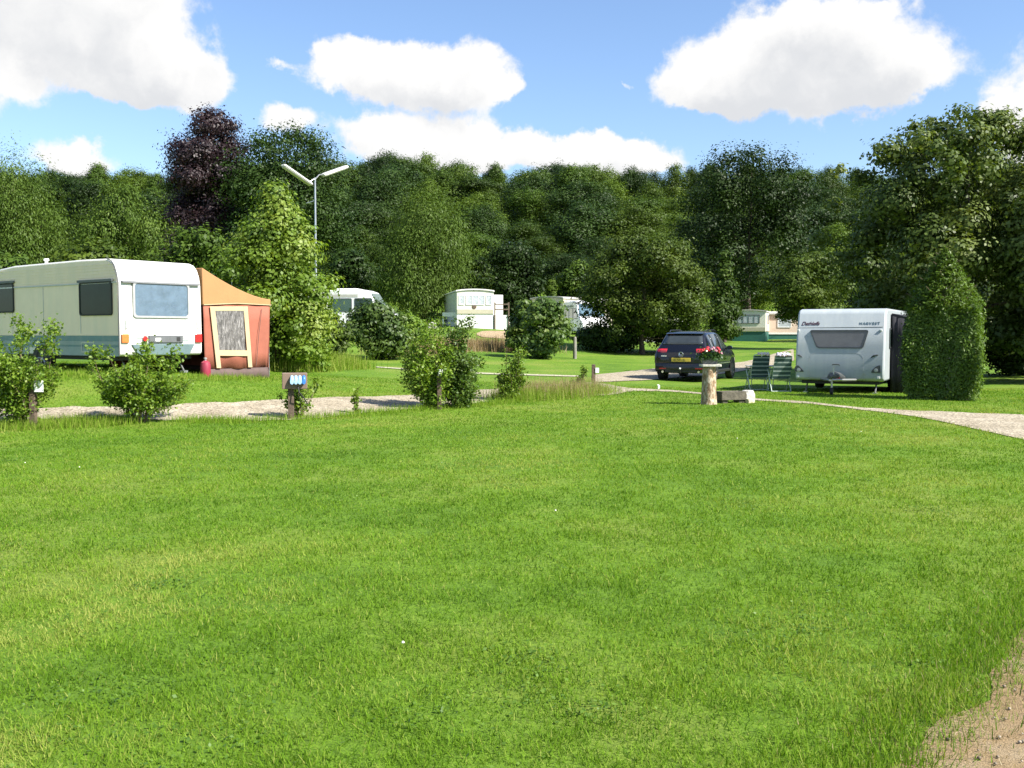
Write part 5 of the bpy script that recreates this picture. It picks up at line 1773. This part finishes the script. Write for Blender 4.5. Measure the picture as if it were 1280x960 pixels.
# ------------------------------------------------------------------ tree trunk pedestal with flowers, and the stone trough
def log_mat():
    m, t, out = nt('flaking_log_bark')
    tc = N(t, 'ShaderNodeTexCoord')
    mp = N(t, 'ShaderNodeMapping'); mp.inputs['Scale'].default_value = (1, 1, .45); t.links.new(tc.outputs['Object'], mp.inputs[0])
    nz = N(t, 'ShaderNodeTexNoise', i_Scale=16.0, i_Detail=7.0, i_Roughness=.7, i_Distortion=.8); t.links.new(mp.outputs[0], nz.inputs['Vector'])
    c = ramp(t, nz.outputs[0], [(.36, (.10, .06, .035)), (.47, (.27, .18, .10)), (.56, (.42, .34, .24)), (.68, (.55, .49, .40))])
    p = N(t, 'ShaderNodeBsdfPrincipled', i_Roughness=.9)
    t.links.new(c, p.inputs['Base Color'])
    b = N(t, 'ShaderNodeBump', i_Strength=1.0, i_Distance=.03); t.links.new(nz.outputs[0], b.inputs['Height']); t.links.new(b.outputs[0], p.inputs['Normal'])
    t.links.new(p.outputs[0], out.inputs[0])
    return m


M_LOG = log_mat()
M_STONE = plain('pale_lichened_stone', (.46, .44, .38), .9, var=.3, scale=9, bump=.7, bscale=18)
M_STONED = plain('dark_mossy_stone', (.085, .075, .055), .95, var=.45, scale=7, bump=.8, bscale=16)
M_PETAL = plain('red_geranium_petals', (.55, .03, .045), .6, var=.25, scale=30)
M_PINK = plain('pale_pink_petals', (.42, .20, .25), .6, var=.2, scale=30)
M_GERLEAF = leaf_mat('geranium_leaves', (.02, .05, .012), (.035, .08, .018), (.06, .12, .028), .2, objvar=0)


def pedestal():
    p = G(887.5, 506)
    X, Y = p[0], p[1] + .15; z = H(X, Y)
    hT = at(887, 458, Y)[2] - z
    t = thing('log_pedestal', 'upright flaking tree trunk pedestal with a thin stone slab on top', 'pedestal', (X, Y, z))
    g = np.random.default_rng(3)
    mb = MB(); n = 22
    ph = g.uniform(0, 6, 6)
    secs = []
    for k in range(13):
        f = k / 12
        secs.append([(.0 + (r := .158 * (1.10 - .16 * f + .10 * math.exp(-f * 9)) * (1 + .05 * math.sin(3 * a + ph[0]) + .035 * math.sin(5 * a + ph[1] + f * 2) + g.normal(0, .018))) * math.cos(a), r * math.sin(a), -.05 + f * (hT + .05)) for a in np.linspace(0, 2 * math.pi, n, endpoint=False)])
    mb.loft(secs).build('trunk', M_LOG, t, smooth=50)
    MB().prism([(x, y, hT - .002) for x, y in rpoly([(-.20, -.19), (.25, -.20), (.255, .19), (-.20, .20)], .05)], (0, 0, .05)).build('slab', M_STONE, t, bevel=.008)
    # planter with trailing flowers: rests on the slab
    q = thing('flower_planter', 'low dark planter of red and pink geraniums standing on the log pedestal', 'planter', (X, Y, z + hT + .05))
    MB().loft([[(sx * wx, sy * wy, zz) for sx, sy in ((-1, -1), (1, -1), (1, 1), (-1, 1))] for wx, wy, zz in ((.15, .09, 0), (.19, .12, .13), (.175, .105, .13), (.17, .10, .10))]).build('pot', M_GREYP, q, bevel=.01)
    m = 700
    P = np.stack([g.normal(0, .13, m) + .02, g.normal(0, .09, m), .10 + np.abs(g.normal(0, .09, m))], -1)
    leaf_cloud('foliage', P, g.normal(0, .6, (m, 3)) + (0, 0, .8), .065, M_GERLEAF, np.clip(g.normal(.5, .2, m), 0, 1), q, .9)
    for nm, mt, cs in (('red_flower', M_PETAL, [(-.17, -.06, .30), (-.12, .03, .34), (-.06, -.04, .33), (-.02, .05, .37), (.19, .0, .36), (.22, -.04, .31), (.205, .02, .27), (-.20, .02, .26)]),
                       ('pink_flower', M_PINK, [(.03, -.07, .33), (.09, .0, .36), (.13, -.05, .30), (.27, .02, .24)])):
        for c in cs:
            k = 26
            d = g.normal(0, 1, (k, 3)); d /= np.linalg.norm(d, axis=1, keepdims=True); d[:, 2] = np.abs(d[:, 2]) * .8
            me = leaf_cloud(nm, np.array(c) + d * .035, d, .042, mt, None, q, .95)
        sb = MB()
        for c in cs: sb.tube([(c[0] * .4, c[1] * .4, .1), c], .004, 4)
        sb.build('stems', M_GERLEAF, q)


pedestal()


def trough():
    a = at(896, 505, 23.05); b = at(930, 505, 23.3)
    p = (a + b) / 2
    X, Y = p[0], p[1]; z = H(X, Y)
    ang = math.atan2(b[1] - a[1], b[0] - a[0])
    t = thing('stone_trough', 'low dark mossy stone trough lying beside the log pedestal', 'trough', (X, Y, z), ang)
    L = .34
    o, i = rpoly([(-L, -.17), (L - .02, -.17), (L - .02, .17), (-L, .17)], .02), rpoly([(-L + .05, -.11), (L - .07, -.11), (L - .07, .11), (-L + .05, .11)], .02)
    MB().ring([(x, y, .07) for x, y in o], [(x, y, .07) for x, y in i], (0, 0, .20)).prism([(x, y, .075) for x, y in i], (0, 0, .06)).build('basin', M_STONED, t, bevel=.012)
    for x in (-.22, .22):
        MB().box(x - .07, x + .07, -.13, .13, -.03, .069).build('foot', M_STONED, t, bevel=.012)
    g = np.random.default_rng(4)
    def rock(c, r, name, lab, mat, seed):
        bm = bmesh.new(); bmesh.ops.create_icosphere(bm, subdivisions=3, radius=1)
        gg = np.random.default_rng(seed); ph = gg.uniform(0, 6, 9)
        for v in bm.verts:
            c_ = v.co
            k = 1 + .12 * math.sin(3 * c_.x + ph[0]) + .1 * math.sin(4 * c_.y + ph[1]) + .09 * math.sin(5 * c_.z + ph[2]) + .05 * math.sin(9 * c_.x + 7 * c_.y + ph[3])
            v.co = Vector((max(-.78, min(.78, c_.x * k)) * r[0], max(-.78, min(.78, c_.y * k)) * r[1], max(-.75, min(.8, c_.z * k)) * r[2]))
        me = bpy.data.meshes.new(name); bm.to_mesh(me); bm.free(); me.materials.append(mat)
        oo = bpy.data.objects.new(name, me); COL.objects.link(oo)
        wv = Vector((X, Y, z)) + Matrix.Rotation(ang, 3, 'Z') @ Vector(c)
        oo.location = wv; oo.rotation_euler = (0, 0, ang)
        tag(oo, lab, 'stone')
    rock((L + .12, 0, .14), (.155, .18, .18), 'stone_block', 'pale lichened stone block at the free end of the mossy trough', M_STONE, 5)
    rock((L + .02, -.27, .03), (.12, .09, .085), 'small_stone', 'small yellowish stone lying in front of the stone block', plain('yellow_stone', (.52, .46, .30), .9, var=.2, bump=.5), 7)


trough()


# ------------------------------------------------------------------ posts along the path
def tag_post(name, lab, px, basepy, toppy, tagpx, tagpy, w=.045, mat=None, th=(.075, .10), d=None):
    b = G(px, basepy)
    if d: b = np.array([(px - 640) / F * d, d, 0]); b[2] = H(b[0], b[1])
    h = at(px, toppy, b[1])[2] - b[2]
    t = thing(name, lab, 'post', tuple(b))
    MB().box(-w, w, -w, w, -.1, h).build('post', mat or M_POSTW, t, bevel=.008)
    q = at(tagpx, tagpy, b[1] - w - .02) - b
    MB().box(q[0] - th[0], q[0] + th[0], -w - .022, -w - .001, q[2] - th[1], q[2] + th[1]).build('tag', M_TAG, t, bevel=.004)
    return t


tag_post('number_post', 'dark wooden post with a white tag in the leftmost roadside bush', 42, 535, 477, 48, 483, .05, th=(.075, .095))
tag_post('number_post', 'pale wooden post with a small white tag between the two tall leafy bushes', 549, 510, 462, 550.5, 466, .045, mat=M_POSTW, th=(.05, .07), d=21.3)
tag_post('number_post', 'short dark post with a small white tag at the end of the seeding grass', 742, 488, 455.5, 746.5, 463, .05, th=(.05, .07), d=28.0)


def socket_post():
    b = G(364, 524)
    h = at(364, 466, b[1])[2] - b[2]
    s = b[1] / F
    t = thing('socket_post', 'brown wooden post with a row of blue camping sockets facing the lawn', 'socket post', tuple(b), .22)
    MB().box(-.055, .055, -.055, .055, -.1, h - .01).build('post', M_POSTW, t, bevel=.008)
    bx = MB().box(-.16, .30, -.13, .10, h - .30, h)
    bx.build('socket_box', plain('brown_socket_box', (.17, .115, .085), .7, var=.15), t, bevel=.012)
    for k in range(4):
        x = .02 + k * .072
        sk = MB().lathe([(.030, 0), (.036, -.01), (.036, -.07), (.028, -.08), (.005, -.082)], (x, -.128, h - .165), 'y', 12)
        o = sk.build('socket', M_BLUE, t, smooth=40)
        MB().loft([[(x + .034 * math.cos(a), -.15 - dy, h - .165 + .09 * zz + .034 * math.sin(a) * 1.3) for a in np.linspace(0, 2 * math.pi, 10, endpoint=False)] for dy, zz in ((-.02, .9), (.03, .75), (.062, .35), (.066, .0))]).build('lid', M_BLUEL if k != 3 else M_BLUE, o, smooth=50)
    MB().tube([(.13, -.16, h - .24), (.15, -.2, h - .36), (.24, -.15, h - .47), (.30, -.1, h - .58)], .012, 6).build('cable', M_BLACK, t)


socket_post()

# grey gate post by the dark thicket, and a pale short stake by the hazel
b = np.array([(718.5 - 640) / F * 50, 50, 0]); b[2] = H(b[0], b[1])
o = MB().lathe([(.09, -.1), (.095, .3), (.085, 1.0), (.06, at(718, 421, 50)[2] - b[2])], (0, 0, 0), 'z', 10).build('gate_post', plain('old_grey_wood', (.19, .18, .155), .9, var=.3, scale=8), None, smooth=50)
o.location = b; tag(o, 'grey weathered gate post at the dark end of the hazel bush', 'post')
b = G(655, 440)
o = MB().lathe([(.05, -.1), (.05, .3), (.045, .62), (.02, .64)], (0, 0, 0), 'z', 8).build('stake', M_GREYW, None, smooth=50)
o.location = b; tag(o, 'short pale stake in the reddish grass before the hazel bush', 'stake')
b = G(823.5, 486)
o = MB().box(-.03, .03, -.02, .02, -.02, .10).box(-.05, .01, -.015, .015, .10, .125).build('ground_peg', M_TAG, None, bevel=.006)
o.location = b; tag(o, 'small white peg standing in the grass strip before the dark car', 'peg')


# ------------------------------------------------------------------ double headed lamp on its pole
def lamp():
    d = 33.5
    X = (396 - 640) / F * d; z = H(X, d)
    t = thing('street_lamp', 'slim galvanised lamp post with two slanted fluorescent heads', 'street lamp', (X, d, z))

    def q(px, py, dd=0.0):
        return at(px, py, d + dd) - np.array([X, d, z])
    top = q(396, 222)
    k = top[2]
    MB().tube([(0, 0, -.1), (0, 0, 1.2), (0, 0, 1.25), (0, 0, k)], [.052, .052, .036, .028], 10).build('pole', M_STEEL, t, smooth=60)
    for (a, b_, dz, e) in (((353.5, 207), (389, 231.5), -1.2, -.1), ((433.5, 209), (404, 219.5), 1.5, .2)):
        p0, p1 = q(a[0], a[1], dz), q(b_[0], b_[1], e)
        ax = (p0 - p1) / np.linalg.norm(p0 - p1)
        sd = np.cross(ax, (0, 0, 1.0)); sd /= np.linalg.norm(sd); upv = np.cross(sd, ax)
        arm = MB().tube([(0, 0, k - .06), (p1 * .5 + np.array([0, 0, k]) * .5) + np.array([0, 0, .06]), p1 + ax * .15], .022, 6)
        arm.build('arm', M_STEEL, t, smooth=60)
        W_, Hh = .105, .075
        head = [(1.0, .0), (.95, .55), (.6, .95), (-.6, .95), (-.95, .55), (-1.0, 0)]
        secs = [[p1 + (p0 - p1) * f + sd * x * W_ * w_ + upv * y * Hh * w_ for x, y in head] for f, w_ in ((0, .75), (.04, 1), (.96, 1), (1, .75))]
        hd = MB().loft(secs).build('lamp_head', M_LAMPW, t, smooth=50)
        head2 = [(.92, -.02), (.75, -.5), (.35, -.75), (-.35, -.75), (-.75, -.5), (-.92, -.02)]
        secs = [[p1 + (p0 - p1) * f + sd * x * W_ * w_ + upv * y * Hh * w_ for x, y in head2] for f, w_ in ((0.02, .75), (.05, 1), (.95, 1), (.98, .75))]
        MB().loft(secs).build('diffuser', M_DIFF, hd, smooth=50)
    b0 = q(395.5, 249)
    MB().tube([b0, q(390, 252), q(383, 254)], .014, 5).build('bracket', M_STEEL, t)


lamp()


# ------------------------------------------------------------------ static caravans and vehicles further back
M_STW = plain('static_caravan_cream', (.66, .64, .54), .5, var=.05, scale=1.5, dirt=(.5, .48, .38))
M_STBAND = plain('static_caravan_beige_band', (.40, .37, .27), .55, var=.08, scale=2)
M_SKIRT = plain('white_skirting_sheet', (.72, .72, .68), .6, var=.06, scale=1.5, bump=.3, bscale=1.5)
M_GRSK = plain('dark_green_skirting', (.018, .10, .075), .6, var=.15, scale=2)
M_PINKS = plain('pinkish_cream_cladding', (.62, .48, .38), .6, var=.06, scale=2)
M_ROOFG = plain('pale_felt_roof', (.42, .41, .36), .8, var=.12, scale=2)
M_NET = plain('window_with_net_curtain', (.40, .44, .46), .12, var=.35, scale=6, spec=.6)
M_FENCE = plain('brown_deck_rail', (.10, .07, .045), .8, var=.2)
M_WHITEP = plain('white_vehicle_paint', (.78, .78, .77), .25, var=.03, scale=2)
M_BLGL = plain('blue_reflecting_windscreen', (.09, .15, .19), .06, var=.2, scale=2, spec=.7)
M_GRGL = plain('green_tinted_vehicle_window', (.06, .10, .085), .06, var=.2, scale=2, spec=.7)


def static(name, lab, P0, P1, d0, d1, topy, basey, length, wall, skirt, band, skirt_frac, three=True, emblem=False, side_m=None, rail=False):
    """front end seen between two picture columns; P0/P1 columns, d0/d1 depths of its two front corners"""
    a = at(P0, basey, d0); b = at(P1, basey, d1)
    w = float(np.hypot(b[0] - a[0], b[1] - a[1]))
    ex = (b - a) / np.linalg.norm((b - a)[:2]); ex[2] = 0
    zb = a[2]
    hh = at(P0, topy, d0)[2] - zb
    t = thing(name, lab, 'static caravan', (a[0], a[1], zb), math.atan2(ex[1], ex[0]))
    zs = hh * skirt_frac
    MB().box(.02, w - .02, .04, length - .04, -.4, zs).build('skirting', skirt, t)
    # body with barrel roof
    n = 10
    prof = [(0, zs), (0, hh - .16)] + [(w * f, hh - .15 + .13 * math.sin(math.pi * f) ** .6) for f in np.linspace(.02, .98, n)] + [(w, hh - .16), (w, zs)]
    MB().prism([(x, 0, z) for x, z in prof], (0, length, 0)).build('body', wall, t, bevel=.03)
    if side_m:
        MB().box(w - .001, w + .03, .35, length - .05, zs + .05, hh - .42).build('cladding', side_m, t)
    pr2 = [(x, z + .004) for x, z in prof[1:-1]]
    pr2 = pr2 + [(x, z + .09) for x, z in pr2[::-1]]
    MB().prism([(x + (.06 if x > w * .9 else -.06 if x < w * .1 else 0), -.10, z) for x, z in pr2], (0, length + .2, 0)).build('roof', M_ROOFG if not emblem else M_WHITE, t)
    zt, zl = hh - .40, zs + (hh - zs) * .38
    spans = ((.05, .21), (.245, .755), (.79, .95)) if three else ((.16, .82),)
    for u0, u1 in spans:
        f = MB()
        x0, x1 = u0 * w, u1 * w
        wd = window('window', rrect(x0, x1, zl, zt, .05), (0, 0, 0), (1, 0, 0), (0, 0, 1), (0, -1, 0), M_TAG if emblem else M_GREYP, M_NET, t, .05, .05)
        k = int((x1 - x0) / .55)
        if k: 
            for q in range(1, k + 1):
                xx = x0 + (x1 - x0) * q / (k + 1)
                MB().box(xx - .02, xx + .02, -.05, -.028, zl + .05, zt - .05).build('mullion', M_TAG if emblem else M_GREYP, wd)
    if band:
        MB().box(.03, w - .03, -.02, .0, zs + .05, zs + (hh - zs) * .2).build('band', band, t)
    if emblem:
        MB().lathe([(.001, -.03), (.17, -.025), (.19, 0), (.001, .0)], (0, 0, 0), 'y', 16).build('emblem', M_FENCE, t).location = (w * .47, -.005, zs + (hh - zs) * .31)
        bpy.context.view_layer.update()
    if rail:
        rl = MB()
        for z in (zs + .35, zs + .75):
            rl.box(w + .05, w + 1.25, -.05, .0, z, z + .09)
        for x in (.1, 1.2):
            rl.box(w + x - .05, w + x + .05, -.045, .04, -.2, zs + .95)
        rl.build('deck_rail', M_FENCE, t)
        MB().box(w + .03, w + 1.3, .05, 3, -.3, zs - .05).build('deck', M_SKIRT, t)
        MB().box(w + .001, w + .9, .9, 2.6, zs - .05, hh - .35).build('porch', M_WHITE, t, bevel=.04)
    # side windows and a door
    for y0 in (1.6, 4.0):
        if y0 + 1.2 < length:
            window('window', rrect(y0, y0 + 1.2, zl, zt, .05), (w + (.03 if side_m else 0), 0, 0), (0, 1, 0), (0, 0, 1), (1, 0, 0), M_GREYP, M_NET, t, .05, .04)
    return t


static('static_caravan', 'white static caravan with three front windows and a dark oval emblem', 571, 617, 78, 78.5, 362, 411, 9, M_STW, M_SKIRT, M_STBAND, .37, True, True, rail=True)
static('static_caravan', 'cream static caravan with dark green skirting beside the modern caravan', 915, 957, 88, 87.1, 388, 426, 8, M_STW, M_GRSK, M_STBAND, .30, False, False, side_m=M_PINKS)
static('static_caravan', 'beige static caravan with a flat pale roof behind the hazel bush', 664, 704, 80, 78, 372, 408, 7, plain('beige_cladding', (.50, .45, .35), .6, var=.06), M_STBAND, None, .2, False)


# the long pinkish lean-to on the green skirted static
def annex():
    a = at(957.5, 426, 90.6); zt = at(957, 393, 90.6)[2]
    t = thing('wooden_annex', 'low pinkish annex with white base board joined to the green skirted static', 'annex', (a[0] + .12, a[1] + .1, a[2]), -.15)
    h = zt - a[2]
    MB().box(0, 3.2, 0, 3, .75, h).build('wall', M_PINKS, t)
    MB().box(0, 3.2, .02, 3, -.3, .58).build('skirting', M_GRSK, t)
    MB().box(-.02, 3.22, -.03, 3, .585, .745).build('base_board', M_SKIRT, t)
    MB().prism([(-.15, -.2, h), (3.35, -.2, h), (3.35, 3.2, h + .25), (-.15, 3.2, h + .25)], (0, 0, .1)).build('roof', M_ROOFG, t)
    window('window', rrect(.9, 2.1, 1.2, h - .3, .05), (0, 0, 0), (1, 0, 0), (0, 0, 1), (0, -1, 0), M_TAG, M_NET, t, .06, .05)


annex()


def camper(name, lab, px0, px1, d, topy, rz, L=5.4, W=2.0, Hh=2.5, glass=None, hood=True):
    """a white camper van seen side on; its bonnet to picture right"""
    X = ((px0 + px1) / 2 - 640) / F * d
    ztop = at(640, topy, d)[2]
    z = H(X, d)
    z = ztop - Hh if ztop - Hh > z - .6 else z
    t = thing(name, lab, 'camper van', (X, d, z), rz)
    gl = glass or M_GRGL
    p = [(-L / 2, .35), (-L / 2, 1.0), (-L / 2 + .03, 2.35), (-L / 2 + .15, Hh - .03), (-L / 2 + .4, Hh), (L / 2 - 1.9, Hh), (L / 2 - 1.55, Hh - .12), (L / 2 - .95, 1.35), (L / 2 - .15, 1.10), (L / 2, .85), (L / 2, .38)]
    MB().prism([(x, -W / 2, zz) for x, zz in p], (0, W, 0)).build('body', M_WHITEP, t, bevel=.06, smooth=45)
    for s in (-1, 1):
        for x0, x1 in ((-L / 2 + .25, -L / 2 + 1.55), (-L / 2 + 1.7, -L / 2 + 2.75)):
            window('window', rrect(x0, x1, 1.25, 2.02, .08), (0, s * W / 2, 0), (1, 0, 0), (0, 0, 1), (0, s, 0), M_GREYP, gl, t, .03, .015)
        q = rpoly([(L / 2 - 2.4, 1.25), (L / 2 - 1.2, 1.25), (L / 2 - 1.65, 2.02), (L / 2 - 2.4, 2.02)], .06)
        window('window', q, (0, s * W / 2, 0), (1, 0, 0), (0, 0, 1), (0, s, 0), M_GREYP, gl, t, .03, .015)
        for x in (-L / 2 + 1.0, L / 2 - 1.0):
            wheel(t, x, s * (W / 2 - .2), s * (W / 2 + .015), .34, .34, M_RIM)
        MB().box(-L / 2 + .1, L / 2 - 2.2, s * W / 2 - .01, s * W / 2 + .012, 2.08, 2.24).build('roof_band', M_ROOFG, t)
    sl = [(L / 2 - 1.50, Hh - .20), (L / 2 - 1.00, 1.45)]
    MB().prism([(sl[0][0] + .03, -W / 2 + .18, sl[0][1]), (sl[0][0] + .03, W / 2 - .18, sl[0][1]), (sl[1][0] + .03, W / 2 - .08, sl[1][1]), (sl[1][0] + .03, -W / 2 + .08, sl[1][1])], (.02, 0, .012)).build('windscreen', gl, t)
    MB().box(L / 2 - .03, L / 2 + .06, -W / 2 + .05, W / 2 - .05, .40, .62).build('bumper', M_GREYP, t, bevel=.02)
    for s in (-1, 1):
        MB().box(L / 2 - .08, L / 2 + .02, s * .72 - .16, s * .72 + .16, .72, .90).build('headlight', M_TAG, t, bevel=.02)
    MB().box(-L / 2 + .5, L / 2 - 2.4, -W / 2 + .35, W / 2 - .35, Hh - .01, Hh + .09).build('roof_box', M_WHITEP, t, bevel=.03)
    return t


camper('camper_van', 'silver white camper van with green windows half behind the clipped hedge', 417, 498, 58, 363, -.15, L=4.1)
camper('camper_van', 'white camper with blue windscreen behind the wide olive thicket', 718, 746, 72, 377, -1.35, L=5.0, glass=M_BLGL)
camper('camper_van', 'white vehicle glimpsed through the olive thicket above the dark car', 820, 858, 76, 399, .1, L=5.0, Hh=2.2)


def hidden_caravan():
    d = 52
    x0, x1 = (287 - 640) / F * d, (408 - 640) / F * d
    X = (x0 + x1) / 2; z = at(640, 358, d)[2] - 2.45
    t = thing('touring_caravan', 'white caravan glimpsed through the leaves of the bright maple', 'caravan', (X, d, min(z, H(X, d) + .4)), -.08)
    L = x1 - x0
    p = [(-L / 2, .4), (-L / 2 - .05, 1.2), (-L / 2 + .25, 2.3), (-L / 2 + .6, 2.45), (L / 2 - .6, 2.45), (L / 2 - .25, 2.3), (L / 2 + .05, 1.2), (L / 2, .4)]
    MB().prism([(x, -1.05, zz) for x, zz in p], (0, 2.1, 0)).build('body', M_WHITE, t, bevel=.05, smooth=45)
    for xx in (-1.4, .2):
        window('window', rrect(xx, xx + 1.1, 1.2, 1.85, .07), (0, -1.05, 0), (1, 0, 0), (0, 0, 1), (0, -1, 0), M_GREYP, M_DKGLASS, t, .03, .02)
    for s in (-1, 1): wheel(t, 0, s * .85, s * 1.06, .32, .32, M_STEEL)
    MB().box(-L / 2 + .1, L / 2 - .1, -.9, .9, .25, .41).build('chassis', M_BLACK, t)
    b = at(288, 344, d) - np.array([X, d, t.location[2]])
    MB().tube([(b[0], 0, 2.44), (b[0], 0, b[2])], .02, 5).tube([(b[0] - .2, 0, b[2] - .05), (b[0] + .2, 0, b[2] - .02)], .012, 5).build('aerial', M_STEEL, t)


hidden_caravan()

# low white boarding to the picture left of the white static
a = at(553, 396, 79); b2 = at(570, 396, 78.6)
t = thing('white_railing', 'low white boarding reaching out beside the white static caravan', 'railing', (a[0], a[1], a[2]), 0)
Lr = b2[0] - a[0]
MB().box(0, Lr, 0, .06, .02, .34).build('board', M_SKIRT, t)
for x in (.05, Lr - .1):
    MB().box(x - .05, x + .05, .061, .16, -1.2, .32).build('post', M_SKIRT, t)
a = at(541, 414, 74)
o = MB().loft([[(x * k, y * k, z) for x, y in ((-.35, -.2), (.3, -.25), (.38, .2), (-.3, .25))] for k, z in ((1, -.3), (1, .2), (.7, .45))]).build('pale_boulder', M_STONE, None, bevel=.06)
o.location = (a[0], a[1], H(a[0], a[1])); tag(o, 'pale boulder on the slope beneath the drooping willow', 'boulder')
